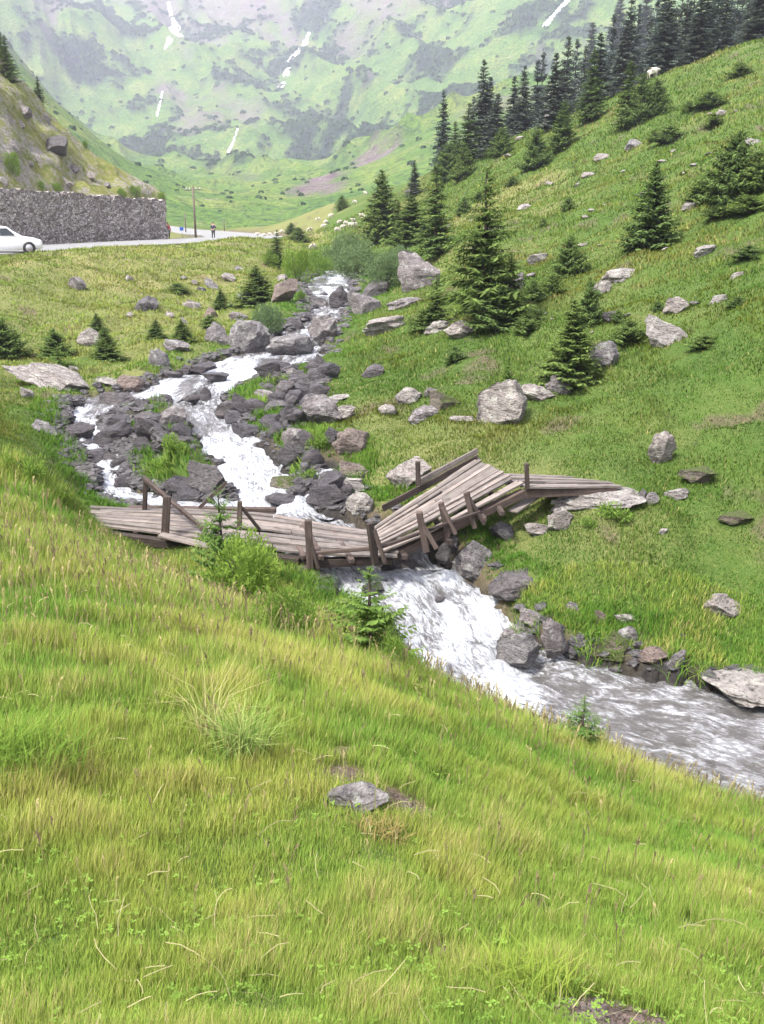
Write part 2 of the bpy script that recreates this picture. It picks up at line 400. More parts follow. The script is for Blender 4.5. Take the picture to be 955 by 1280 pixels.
# masks painted on the vertices: what the surface is made of
x, y, r = Xg, Yg, Rg
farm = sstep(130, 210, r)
n_a = fbm(x/9, y/9, seed=11); n_b = fbm(x/90, y/90, octs=5, seed=12); n_c = fbm(x/260, y/260, octs=5, seed=13)
sx = (x+.35*y); sy = (y-.35*x); n_g = fbm(sx/55, sy/190, octs=5, seed=14); n_h = fbm(x/14, y/14, octs=4, seed=19)
scrub = sstep(-.04, .2, n_b*.55 + n_c*.45 + n_h*.28 + .06 - .3*(1-sstep(600, 800, r)))*sstep(250, 420, r)
hi_ = sstep(190, 330, Zg)
rockm = .75*sstep(.05, .5, n_g + .22*n_h - .22 + .5*hi_)
s0_, s1_ = ground(376, 243, 250), ground(470, 196, 250)
if s0_ is not None and s1_ is not None:
    ab_ = (s1_-s0_)[:2]; t_ = np.clip(((x-s0_[0])*ab_[0]+(y-s0_[1])*ab_[1])/(ab_@ab_), 0, 1); dd_ = np.hypot(x-s0_[0]-t_*ab_[0], y-s0_[1]-t_*ab_[1]); rockm = np.maximum(rockm, (1-sstep(3, 13, dd_ + 14*n_h))*(r > 220)*(r < 800))
bed = 1 - sstep(.02, .3, Sg + .15*vnoise(x/.4, y/.4, seed=8)); bed = np.where(r < 130, bed, 0)
dirt = np.zeros_like(x)
for px, py, rr in ((430,970,.16),(505,1005,.14),(740,1262,.10),(775,1275,.11),(855,1160,.07),(560,1190,.06),(680,1135,.05),(610,1000,.05),(420,940,.06)):
    q = ground(px, py)
    if q is not None: dirt = np.maximum(dirt, 1 - sstep(rr*.5, rr*1.4, np.hypot(x-q[0], (y-q[1])*.8) + .05*vnoise(x/.05, y/.05, seed=23)))
RUB = []
for px, py, rr in ((150,525,34),(188,545,28),(118,545,26),(216,548,22),(150,572,24),(118,520,22),(345,482,16),(352,500,28),(384,500,24),(388,478,24),(360,530,22),(380,560,16),(350,468,20),(402,515,15),(395,590,14),(420,622,18),(405,462,14),(250,616,18),(300,520,22)):
    q = ground(px, py)
    if q is not None: RUB.append((q[0], q[1], rr*(q[1]*CP - q[2]*SP)/FPX, px, py, rr))
rub = np.zeros_like(x)
for a, b_, c_, *_ in RUB: rub = np.maximum(rub, 1 - sstep(.75, 1.15, np.hypot(x-a, (y-b_)*.75)/c_ + .25*vnoise(x/.4, y/.4, seed=29)))
bank = (1-sstep(.15, .55, Sg + .4*vnoise(x/.8, y/.8, seed=31)))*.8
rd_s = np.full(x.shape, 1e3); mm = (r > 35) & (r < 260); rd_s[mm] = road_query(x[mm], y[mm])[0]
lay = (1-sstep(5.5, 7.5, rd_s + vnoise(x, y, seed=77)*.8))*.75
earth = np.maximum.reduce([dirt, np.where(r < 130, bank, 0), lay, .7*sstep(.35,.6, fbm(x/1.3,y/1.3,seed=51))*sstep(10,16,r)])
dry = sstep(-.1, .45, fbm(x/.5, y/.5, seed=61))*(r < 12)*.8 + (r >= 12)*sstep(.05,.4, n_a)*.55 + .55*((x < -6) & (y > 32))*(r<130)
bed = np.maximum(bed, rub*.9)
fl = grid_faces(len(az_f), len(lr_f))[:, ::-1]
verts = np.stack([Xg, Yg, Zg], 2).reshape(-1, 3)
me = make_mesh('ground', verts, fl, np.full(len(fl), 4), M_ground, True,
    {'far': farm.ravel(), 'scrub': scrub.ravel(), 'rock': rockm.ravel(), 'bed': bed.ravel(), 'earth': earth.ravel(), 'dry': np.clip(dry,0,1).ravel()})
tag(link('ground', me), kind='structure')

# ------------------------------------------------------------------ water
def mat_water():
    g = NT('stream_water'); v = g.coord()
    foam = g.attr('foam'); fv = g.attr('flow', 'Vector')
    n = g.noise(fv, 2.2, 6, .7, .8); n2 = g.noise(fv, 8, 6, .75, .5); n3 = g.noise(g.coord((1,1,1)), 45, 3)
    f = g.math('ADD', foam, g.math('MULTIPLY', g.math('SUBTRACT', g.math('ADD', g.math('MULTIPLY', n, .6), g.math('MULTIPLY', n2, .4)), .5), 2.6))
    f = g.ramp(f, [(.25,0.),(.55,.5),(.95,1.)])
    base = g.mix(f, g.ramp(n, [(.3,(.05,.046,.04)),(.7,(.13,.122,.115))]), g.ramp(n2, [(.30,(.16,.18,.20)),(.44,(.38,.41,.44)),(.60,(.66,.68,.71))]))
    h = g.math('ADD', g.math('ADD', g.math('MULTIPLY', n, 1.0), g.math('MULTIPLY', n2, .5)), g.math('MULTIPLY', n3, .15))
    g.bsdf(base, g.math('ADD', g.math('MULTIPLY', f, .5), .06), g.bump(h, .8, .09), 1.0, IOR=1.4)
    return g.m
M_water = mat_water()
def water_strip(P, nw=34, ext=.35, step=.09):
    P = smooth_line(P, 3); P = densify(P, step)
    t = np.gradient(P[:,:2], axis=0); t /= np.linalg.norm(t, axis=1)[:,None]+1e-9
    for _ in range(60): t[1:-1] = (t[:-2]+2*t[1:-1]+t[2:])/4
    t /= np.linalg.norm(t, axis=1)[:,None]
    nrm = np.stack([t[:,1], -t[:,0]], 1)
    ds = np.maximum(np.hypot(*np.gradient(P[:,:2], axis=0).T), .02); slope = -np.gradient(P[:,2])/ds
    k = 40; slope = np.convolve(np.pad(slope, k, mode='edge'), np.ones(2*k+1)/(2*k+1), 'same')[k:-k]
    w = np.linspace(-1, 1, nw)
    W = (P[:,3]+ext)[:,None]*w[None]
    X = P[:,0,None] + nrm[:,0,None]*W; Y = P[:,1,None] + nrm[:,1,None]*W
    # steps: the bed drops in small falls
    zz = P[:,2,None] + 0*W
    turb = np.clip(np.abs(slope)*5, .05, 1)[:,None]
    Xs = X + .0; 
    n1 = vnoise(X/.55, Y/.55, seed=101); n2 = vnoise(X/.22, Y/.22, seed=102); n3 = vnoise(X/.1, Y/.1, seed=103)
    st = np.abs(vnoise(X/.9+4, Y/.9, seed=104))
    Z = zz + turb*(.17*n1 + .09*n2 + .045*n3 + .14*(.4-st)) + .012*n2 + .005*n3
    foam = np.clip(.10 + turb*.75 + .25*n1*turb + 0*W, 0, 1)
    L = np.concatenate([[0], np.cumsum(np.hypot(*np.diff(P[:,:2], axis=0).T))])
    flow = np.stack([L[:,None]+0*W, W*2.6, 0*W], 2)
    return X, Y, Z, foam, flow
allflow = []; allv, allf, allfoam = [], [], []; base = 0
for c in CHANS:
    X, Y, Z, F, FL = water_strip(c); allflow.append(FL.reshape(-1,3))
    # foam fades out in the calm pool downstream
    calm = sstep(1.6, 4.2, X - (12.2 - Y)*.15)*(Y < 13.2); F = F*(1-calm) + .33*calm
    F = np.where((Y < 15.2) & (X < 2.2) & (Y > 11.0), np.maximum(F, .60 + .35*vnoise(X/.35, Y/.9, seed=150) + .2*vnoise(X/.12, Y/.4, seed=151)), F)
    F = np.where((Y > 14.6), np.clip(.50 + .35*vnoise(X/.9, Y/1.6, seed=140) + .25*vnoise(X/.3, Y/.7, seed=141), .1, .95), F); F = np.where((Y > 17) & (Y < 22), np.maximum(F, .6), F)
    ff = grid_faces(*X.shape)[:, ::-1]; allv.append(np.stack([X,Y,Z],2).reshape(-1,3)); allf.append(ff+base); allfoam.append(F.ravel()); base += X.size
allf = np.vstack(allf)
me = make_mesh('stream', np.vstack(allv), allf, np.full(len(allf), 4), M_water, True, {'foam': np.concatenate(allfoam), 'flow': np.vstack(allflow)})
tag(link('stream_water', me), kind='structure')

# ------------------------------------------------------------------ road
def mat_road():
    g = NT('asphalt'); v = g.coord(); n = g.noise(v, 3, 6); 
    g.bsdf(g.ramp(n, [(.3,(.16,.16,.155)),(.7,(.26,.26,.25))]), .9); return g.m
D = ROAD_D; t = np.gradient(D[:,:2], axis=0); t /= np.linalg.norm(t, axis=1)[:,None]; n_ = np.stack([t[:,1], -t[:,0]], 1)
mb = MB()
prof = [(-4.4,-.3),(-4.4,.0),(-2,.04),(0,.06),(2,.04),(4.4,.0),(4.4,-.3)]
mb.loft([[(D[i,0]+n_[i,0]*a, D[i,1]+n_[i,1]*a, D[i,2]+b) for a, b in prof] for i in range(0, len(D), 2)], closed=False, cap=False)
rd = mb.build('road', mat_road(), smooth=False); tag(rd, kind='structure')

# ------------------------------------------------------------------ rocks
def mat_rock(name, dark, light, lichen, moss=0.0, rough=.85, purple=.5, lv=.5):
    g = NT(name); geo = g.t.nodes.new('ShaderNodeNewGeometry'); oi = g.t.nodes.new('ShaderNodeObjectInfo')
    mp = g.t.nodes.new('ShaderNodeMapping'); g.t.links.new(geo.outputs['Position'], mp.inputs[0])
    rot = g.n('CombineXYZ', X=g.math('MULTIPLY', oi.outputs['Random'], 5.0), Y=.6, Z=g.math('MULTIPLY', oi.outputs['Random'], 9.0))
    g.t.links.new(rot.outputs[0], mp.inputs['Rotation']); mp.inputs['Scale'].default_value = (1, 1, 3.2); v = mp.outputs[0]
    a = g.noise(v, 3.0, 7, .68, .6); b = g.noise(v, 14, 6, .75); c = g.noise(geo.outputs['Position'], 5.5, 6, .7); d = g.noise(geo.outputs['Position'], 40, 4, .7)
    col = g.ramp(a, [(.32, dark), (.5, tuple((p+q)/2 for p, q in zip(dark, light))), (.68, light)])
    col = g.mix(g.ramp(b, [(.42, 0.), (.62, .55)]), col, tuple(k*1.35 for k in light))
    col = g.mix(g.ramp(b, [(.36, .9), (.47, 0.)]), col, tuple(k*.3 for k in dark))
    col = g.mix(g.math('MULTIPLY', oi.outputs['Random'], purple), col, g.mix(1.0, col, (1.08,.92,.88), 'MULTIPLY'))
    if lv: col = g.mix(g.ramp(g.math('ADD', g.math('MULTIPLY', c, .7), g.math('MULTIPLY', d, .3)), [(.52, 0.), (.6, lv)]), col, lichen)
    if moss:
        s = g.n('SeparateXYZ'); g.t.links.new(geo.outputs['Normal'], s.inputs[0])
        mm = g.math('ADD', g.math('MULTIPLY', s.outputs['Z'], .8), c); mm = g.ramp(mm, [(1.12-moss*.4, 0.), (1.28-moss*.4, 1.)])
        col = g.mix(mm, col, g.ramp(d, [(.35,(.03,.045,.01)),(.65,(.10,.12,.03))]))
    h = g.math('ADD', g.math('MULTIPLY', a, 1.0), g.math('ADD', g.math('MULTIPLY', b, .45), g.math('MULTIPLY', d, .12)))
    g.bsdf(col, rough, g.bump(h, 1.0, .12), .35); return g.m
RK = {'g': mat_rock('grey_stone', (.06,.056,.056), (.21,.197,.192), (.40,.40,.36), lv=.7),
      'l': mat_rock('pale_stone', (.09,.08,.072), (.30,.275,.25), (.47,.47,.40), lv=.7, purple=.3),
      'w': mat_rock('wet_stone', (.016,.015,.016), (.085,.078,.08), (.16,.15,.15), rough=.38, lv=.25),
      'd': mat_rock('dark_stone', (.032,.030,.031), (.115,.108,.108), (.24,.23,.21), rough=.6, lv=.4),
      'b': mat_rock('brown_stone', (.07,.055,.048), (.20,.16,.135), (.32,.3,.26), lv=.35),
      'm': mat_rock('mossy_stone', (.05,.045,.035), (.16,.14,.11), (.3,.3,.24), moss=.9, lv=.4)}
def ico(sub):
    import bmesh
    bm = bmesh.new(); bmesh.ops.create_icosphere(bm, subdivisions=sub, radius=1.0)
    v = np.array([w.co[:] for w in bm.verts]); f = np.array([[w.index for w in p.verts] for p in bm.faces]); bm.free(); return v, f
ICO = {s: ico(s) for s in (2, 3, 5)}
_rock_geo = {}
def rock_geo(seed, sub, style):
    k = (seed, sub, style)
    if k in _rock_geo: return _rock_geo[k]
    rg = np.random.default_rng(seed*31+5); v, f = ICO[sub]; v = v.copy()
    v *= (1 + .22*fbm(v[:,0]*1.1+seed, v[:,1]*1.1, v[:,2]*1.1, 2, seed))[:,None]
    ncut = {'boulder': 13, 'slab': 10, 'round': 6}[style]
    for i in range(ncut):
        n = rg.normal(size=3); 
        if style == 'slab': n[2] *= .4
        n /= np.linalg.norm(n); c = rg.uniform(.40, .72) if style != 'round' else rg.uniform(.7, .9)
        d = v@n - c; v -= np.where(d > 0, d*.98, 0)[:,None]*n
    # bedding layers and roughness
    lay = np.array([.25,.15,1.0])@v.T*4 + seed
    v *= (1 + .035*np.sign(np.sin(lay*2.2))*np.abs(np.sin(lay*2.2))**.3*(style != 'round'))[:,None]
    v *= (1 + .13*fbm(v[:,0]*3+9, v[:,1]*3+seed, v[:,2]*3, 3, seed+3) + .045*fbm(v[:,0]*10, v[:,1]*10, v[:,2]*10+seed, 2, seed+4))[:,None]
    mn, mx = v.min(0), v.max(0); v = (v-(mn+mx)/2)/((mx-mn)/2); _rock_geo[k] = (v, f); return v, f
_rock_me = {}
def rock_me(seed, sub, style, kind):
    k = (seed, sub, style, kind)
    if k not in _rock_me:
        v, f = rock_geo(seed, sub, style); _rock_me[k] = make_mesh('rock', v, f, np.full(len(f), 3), RK[kind], True); _rock_me[k].set_sharp_from_angle(angle=R(28))
    return _rock_me[k]
FOOT = []       # (x, y, rx, ry) of rocks, kept clear of grass
def put_rock(p, w, dp, h, tilt, kind, style, seed, sub, label, group=None, sink=.2, name='boulder', yaw=0, lean=0):
    o = bpy.data.objects.new(name, rock_me(seed, sub, style, kind)); COL.objects.link(o)
    o.scale = (w/2, dp/2, h/2*(1+sink)); o.rotation_euler = (lean, R(tilt), yaw)
    o.location = (p[0], p[1], p[2] + h/2*(1-sink)); FOOT.append((p[0], p[1], w/2, dp/2))
    tag(o, label, 'rock', group); return o
_ri = [0]
def rock(px, py, w, h, kind, label, tilt=0, style='boulder', depth=.8, sink=.25, name=None, d=None, seed=None, yaw=None):
    """w, h: size seen in the photograph, in its pixels; (px, py): middle of its lower edge"""
    _ri[0] += 1; q = ground(px, py) if d is None else at(px, py, d)
    if q is None: return
    m = rad2px(q); W, Hh = w*m, h*m; dp = W*depth
    if style == 'slab': dp = W*.7
    el = abs(q[2])/max(q[1], .1); Hh = max(Hh*(1 - .15*el) - dp*el*.35, Hh*.5)     # part of the height seen is the top face
    f = np.array([q[0], q[1]]); f /= np.linalg.norm(f)
    c = np.array([q[0] + f[0]*dp*.4, q[1] + f[1]*dp*.4, q[2]])
    if d is not None: sink = .1
    elif px < 330 and py < 432 and w < 40: Hh *= .75; sink = .4
    sub = 5 if w > 26 else 3
    return put_rock(c, W*1.04, dp, Hh*1.05, tilt, kind, style, seed or (_ri[0] % 17 + 1), sub, label, None, sink, name or ('stone' if w < 24 else 'boulder'), yaw if yaw is not None else random.uniform(-.25,.25))
S, B_, O = 'slab', 'boulder', 'round'
ROCKS = [
 (590,740,54,70,'g','big upright grey boulder at the water edge just below the broken bridge',8,B_),
 (645,842,56,58,'g','rounded grey boulder with a white vein at the waterline of the lower pool',-10,B_,12.1),
 (690,822,32,58,'g','tall grey slab leaning in the rock pile above the lower pool',-14,B_,12.25),
 (667,784,38,24,'g','flat topped angular stone crowning the pile beside the white water',5,B_),
 (641,803,44,20,'g','long slanting stone on the left flank of the pile beside the white water',-22,S),
 (708,838,48,18,'g','flat grey stone lying at the foot of the rock pile by the pool',-8,S),
 (737,842,28,9,'w','thin wet stone just breaking the pool surface right of the rock pile',0,S),
 (763,832,54,46,'m','dark mossy boulder set into the grass bank above the pool',5,B_,12.2),
 (784,804,26,24,'g','smooth grey stone resting on the bank right of the mossy pool boulder',15,O),
 (780,781,30,14,'l','pale flat stone in the grass above the pool bank',8,S),
 (718,766,22,15,'g','small grey block in the grass above the rock pile',10,B_),
 (812,836,40,32,'b','reddish brown stone at the right bank waterline',-5,B_,12.0),
 (843,844,24,38,'g','upright grey stone standing at the right bank waterline',8,B_,11.9),
 (797,813,18,15,'d','small dark stone wedged between the smooth grey and the brown stones on the bank',0,B_),
 (752,780,20,20,'b','rusty stone half buried in the bank turf above the pool',0,B_),
 (652,748,84,34,'d','dark overhanging slab under the turf edge beside the cascade',2,B_),
 (940,888,120,46,'l','long pale block forming the bank at the right edge of the pool',5,B_,11.0),
 (901,770,66,32,'l','pale flat topped boulder alone on the lower right slope',4,B_),
 (745,645,112,32,'l','long pale slab under the right end of the bridge',-8,S),
 (700,664,36,32,'l','pale angular block left of the long slab under the bridge end',10,B_),
 (672,670,38,18,'l','low buff stone in the grass under the bridge end',0,S),
 (626,678,32,28,'d','dark cracked rock beside the bridge braces',5,B_),
 (846,626,32,16,'l','small flat light stone in the turf right of the bridge end',0,S),
 (813,632,16,18,'g','little upright grey stone at the tip of the bridge',18,B_),
 (802,626,14,16,'d','little dark stone touching the tip of the bridge',0,B_),
 (825,583,34,46,'l','pale pointed upright stone on the right slope',6,B_),
 (868,606,46,22,'m','mossy dark hump of rock right of the pointed stone',0,B_),
 (628,536,68,62,'l','largest pale boulder on the right slope above the bridge',-4,B_),
 (668,503,50,22,'l','slanting pale slab touching the largest boulder on its right',14,S),
 (511,506,34,22,'l','rounded pale stone left of the mossy one in the mid slope group',0,O),
 (539,497,18,14,'l','small buff stone behind the mossy one in the mid slope group',0,B_),
 (556,513,38,28,'m','moss topped boulder left of the largest boulder',-6,B_),
 (529,527,38,19,'g','low grey stone with a sharp ridge in front of the moss topped boulder',0,B_),
 (484,519,24,13,'l','small pale stone at the left of the mid slope group',0,O),
 (578,528,32,8,'l','thin pale slab flush with the turf left of the largest boulder',0,S),
 (754,462,38,36,'g','square grey boulder right of the dense conical spruce',0,B_),
 (698,494,38,26,'g','grey rock under the foot of the dense conical spruce',0,B_),
 (828,434,54,36,'l','peaked pale boulder on the upper right slope',10,B_),
 (772,354,50,17,'l','flat pale slab lying on the upper right slope',-6,S),
 (753,368,24,16,'l','pale stone just below the flat slab on the upper right slope',0,S),
 (843,392,28,20,'l','pale two topped stone on the upper right slope',0,B_),
 (897,379,26,10,'l','thin pale stone near the right edge of the slope',-12,S),
 (882,319,34,12,'l','flat grey ledge below the wide bushy spruce',-10,S),
 (762,404,24,14,'d','dark low rock above the square grey boulder',0,B_),
 (524,362,52,50,'g','big trapezoid boulder with a dark underside beside the stream shrubs',-12,B_),
 (573,425,38,24,'l','blocky pale rock at the foot of the tall open spruce',6,B_),
 (546,416,34,14,'l','flat pale rock left of the tall open spruce',-10,S),
 (480,418,58,20,'l','long low pale outcrop left of the small dark spruce',-10,S),
 (510,384,54,13,'g','narrow rock ledge running up the slope above the pale outcrop',-16,S),
 (466,472,26,17,'d','dark cube of rock in the turf above the right bank',8,B_),
 (512,612,56,40,'l','lichen covered pale boulder behind the far rail of the bridge',-6,B_),
 (434,618,46,22,'l','flat buff stone on the right bank above the bridge',4,S),
 (450,645,34,32,'l','smooth buff stone on the right bank touching the bridge shadow',-18,O),
 (440,568,50,34,'b','brown rock with an overhanging turf cap on the right bank',-8,B_),
 (443,598,38,22,'b','brown layered rock between the turf cap rock and the flat buff stone',0,B_),
 (400,533,44,42,'g','large leaning grey slab on the right bank beside the rubble',-30,B_),
 (425,528,44,20,'l','light slab stacked right of the large leaning slab',-14,S),
 (422,504,36,10,'l','thin light slab above the leaning slabs on the right bank',-4,S),
 (412,556,30,22,'w','dark wet block at the foot of the leaning slabs',0,B_),
 (366,453,62,35,'g','broad grey boulder standing in the stream above the wide shallows',0,B_,31.5),
 (311,446,50,44,'g','tall rounded grey boulder on the left bank above the wide shallows',10,O),
 (276,430,36,32,'g','slanted grey rock left of the tall rounded boulder',22,B_),
 (404,428,36,34,'g','smooth boulder right of the upper stream fall',-12,O),
 (423,384,27,24,'w','dark boulder splitting the upper rapids',-20,B_,42.5),
 (398,392,30,22,'g','grey boulder on the left of the upper rapids',0,B_),
 (456,393,36,34,'g','leaning grey rock on the right bank of the upper rapids',-25,B_),
 (468,372,36,20,'d','dark long rock above the leaning rock by the upper rapids',-15,B_),
 (356,378,26,34,'b','brownish slab propped on the left bank near the stream shrubs',35,B_),
 (369,419,28,22,'w','dark round boulder upstream of the broad grey boulder',0,O),
 (353,352,14,9,'l','small white topped stone on the rim above the stream shrubs',0,B_),
 (200,460,24,24,'g','squarish grey stone on the left bank of the shallows',-6,B_),
 (165,492,34,24,'b','rusty brown boulder on the left shore of the shallows',-4,O),
 (187,496,30,14,'w','dark slab right of the rusty brown boulder',10,S),
 (147,518,44,28,'d','dark grey boulder in the shallows below the rusty one',0,B_,24.9),
 (110,512,20,10,'w','dark stone poking from the still water at far left',0,O,25.0),
 (72,484,124,24,'l','long pale whaleback slab in the grass on the left bank',20,S),
 (172,496,112,22,'l','flat pale tongue of rock reaching from the whaleback slab to the water',9,S),
 (33,498,18,12,'l','small tilted pale stone in the grass below the whaleback slab',30,S),
 (60,545,36,20,'g','grey stone at the left margin where turf meets the dark rocks',12,B_),
 (98,552,50,24,'w','dark jagged rock left of the side channel',-10,B_),
 (145,556,56,28,'w','large wet rock with shattered layers in the side channel',-15,B_),
 (195,556,52,34,'w','wet rock slab right of the shattered layers in the side channel',18,B_),
 (140,578,70,18,'w','long wet ledge under which the side channel drops',0,S),
 (214,537,38,30,'g','grey broken rock between the main fall and the side channel',10,B_),
 (182,533,32,20,'d','dark rock upstream of the grey broken rock',0,B_),
 (112,605,36,28,'g','grey rock on the left bank of the little side fall',20,B_),
 (135,620,34,12,'l','flat pale stone at the left of the little side fall',12,S),
 (156,612,24,20,'w','black wedge of rock right of the little side fall',-20,B_),
 (262,618,50,46,'d','bulky rock below the grass islet at the edge of the white water',-8,B_),
 (226,625,48,32,'w','black rock under the grass islet',0,B_),
 (272,645,30,12,'l','flat stone at the bridge edge left of the white water',0,S),
 (255,468,34,14,'w','long dark stone in the shallows upstream',0,S,28.6),
 (232,470,24,14,'w','dark block at the head of the shallows',0,B_,28.6),
 (216,476,26,12,'d','low dark stone beside the head of the shallows',10,S,27.8),
 (270,478,34,12,'w','wide dark stone midway across the shallows',0,S,27.4),
 (258,515,26,30,'w','wet rock leaning over the lip of the main fall',30,B_),
 (240,506,22,14,'w','small wet rock left of the leaning rock at the main fall',0,B_,24.8),
 (290,520,44,24,'d','dark rock under the turf of the mid stream islet',0,B_),
 (272,552,34,24,'w','black rock curtained by the main fall',0,B_),
 (312,553,40,32,'w','dark peaked rock beside the main fall',-25,B_),
 (345,515,34,14,'d','flat dark slab in the rubble bar',-8,S),
 (330,500,28,12,'g','grey slab lying on the rubble bar',12,S),
 (377,482,36,20,'d','dark rock at the upper end of the rubble bar',0,B_),
 (362,470,18,10,'g','small grey stone at the upper end of the rubble bar',0,B_),
 (368,560,30,26,'g','smooth grey boulder at the right shore of the main fall',-10,O),
 (362,584,28,26,'w','wet round boulder below the smooth one on the right shore',0,O),
 (350,637,44,22,'w','low black rock at the mouth of the right rivulet',0,B_,17.6),
 (362,622,52,28,'m','mossy rock with grass beside the right rivulet',0,B_),
 (408,635,52,32,'w','black rock right of the little rivulet',0,B_),
 (345,590,14,12,'w','small wet stone at the white water edge',0,B_),
 (549,758,20,13,'w','small dark rock parting the foam below the bridge',0,B_,14.0),
 (465,756,28,30,'w','dark upright rock in the foam under the young spruce',5,B_,14.0),
 (410,748,44,26,'w','low dark rock at the left of the cascade under the bridge',-20,B_,14.5),
 (597,768,46,18,'w','dark wet ledge in the hollow below the turf edge',0,S),
 (560,700,34,30,'d','dark block carrying the bridge at the right of the cascade',0,B_),
 (97,363,22,20,'g','narrow dark slab sticking out of the left meadow',40,S),
 (164,352,14,8,'l','thin pale sliver of rock in the left meadow',30,S),
 (182,390,32,26,'d','dark broken outcrop in the left meadow',10,B_),
 (112,433,24,22,'l','pale leaning stone beside the small dark spruce of the left meadow',42,S),
 (163,397,10,9,'l','tiny pale stone below the dark broken outcrop',0,O),
 (212,397,12,9,'l','tiny stone right of the dark broken outcrop',20,S),
 (242,386,26,10,'l','flat light stone in the upper left meadow',14,S),
 (266,362,22,14,'g','tilted grey slab high in the left meadow',30,S),
 (285,352,20,14,'l','pale stone high on the meadow rim',0,B_),
 (305,375,22,12,'g','grey slab among the bushes of the meadow rim',20,S),
 (222,440,36,14,'g','long grey slab low on the meadow above the stream',16,S),
 (262,398,20,18,'b','brown weathered stone low on the meadow',0,B_),
 (300,402,26,14,'g','grey slab beside the bluish willow',20,S),
 (92,466,12,8,'l','small pale stone near the whaleback slab',20,S),
 (300,338,12,7,'g','tiny grey stone on the meadow crest',0,B_),
 (618,352,24,10,'l','long light stone right of the tall open spruce',-10,S),
 (645,368,22,26,'g','grey upright stone among bushes right of the tall open spruce',0,B_),
 (672,330,26,12,'l','pale stone above the rounded bushes on the slope',-10,S),
 (620,290,30,8,'l','thin pale outcrop in the middle of the slope',-12,S),
 (655,262,20,7,'l','pale sliver above the dark round juniper',-12,S),
 (752,200,20,8,'l','light rock high on the slope left of the dense dark spruce',0,S),
 (793,186,26,13,'g','dark grey outcrop high on the slope',-18,B_),
 (735,222,18,7,'l','small light rock high in the middle of the slope',0,S),
 (903,146,18,9,'l','pale rock near the ridge at the right',0,B_),
 (940,182,18,10,'l','pale angular rock near the right edge of the ridge',0,B_),
 (685,163,14,26,'g','tall grey rock among the ridge spruces',0,B_),
 (945,235,26,9,'l','light stone right of the wide bushy spruce',-12,S),
 (862,262,26,10,'l','light stone at the foot of the wide bushy spruce',-14,S),
 (920,348,22,7,'l','small flat stone in the turf near the right edge',-14,S),
 (830,668,14,8,'l','tiny pale stone on the lower right slope',0,S),
 (712,668,0,0,'l','',0,S),
 (915,658,44,18,'m','moss covered hump near the right edge of the slope',0,B_),
 (640,742,0,0,'l','',0,S),
 (700,632,0,0,'l','',0,S),
 (443,1016,92,38,'g','rough grey rock half sunk in the foreground grass',-16,S),
]
for rr in ROCKS:
    px, py, w, h, kind, lab, tilt, style = rr[:8]
    if w: rock(px, py, w, h, kind, lab, tilt, style, d=(rr[8] if len(rr) > 8 else None), seed=(3 if lab.startswith('largest') else 6 if lab.startswith('big upright') else None))
HAND = list(FOOT)
# loose stones along the stream
rs = random.Random(5); n = 0
def inside(x, y, lst, k=.9): return any(((x-a)/(c*k+.02))**2 + ((y-b)/(d*k+.02))**2 < 1 for a, b, c, d in lst)
cand = []
for D, wgt in ((CH_D[0], 1.0), (CH_D[1], 1.3), (CH_D[2], 1.0)):
    for _ in range(260):
        p = D[rs.randrange(2, len(D)-2)]; 
        q0, q1 = D[0], D[-1]
        ang = rs.uniform(0, 6.28); off = p[3]*rs.choice((-1,1)) ; 
        i = max(1, min(len(D)-2, int(np.argmin(np.abs(D[:,0]-p[0]) + np.abs(D[:,1]-p[1]))))); t = D[i+1,:2]-D[i-1,:2]; t /= np.linalg.norm(t)+1e-9
        o = (p[3] + rs.gauss(.1, .3))*rs.choice((-1,1)); cand.append((p[0]+t[1]*o, p[1]-t[0]*o, p[2]))
loose = []
for c in cand:
    d = math.hypot(c[0], c[1])
    if 11.4 < d < 56 and not (c[0] > .2 and d < 12.2) and not (c[1] < 15.2 and c[0] < 1.6 and c[0] < (-.2 + (15-c[1])*.3)): loose.append((c[0], c[1], False))
rs.shuffle(loose); loose = loose[:66]
for _ in range(20):
    p = CH_D[0][rs.randrange(len(CH_D[0]))]
    if 21 < p[1] < 50: loose.append((p[0] + p[3]*rs.uniform(-.8,.8), p[1], False))
for _ in range(96):
    a, b_, c_, *_r = rs.choice(RUB); t_ = rs.uniform(0,6.28); e_ = c_*rs.random()**.5; loose.append((a+math.cos(t_)*e_, b_+math.sin(t_)*e_*1.3, True))
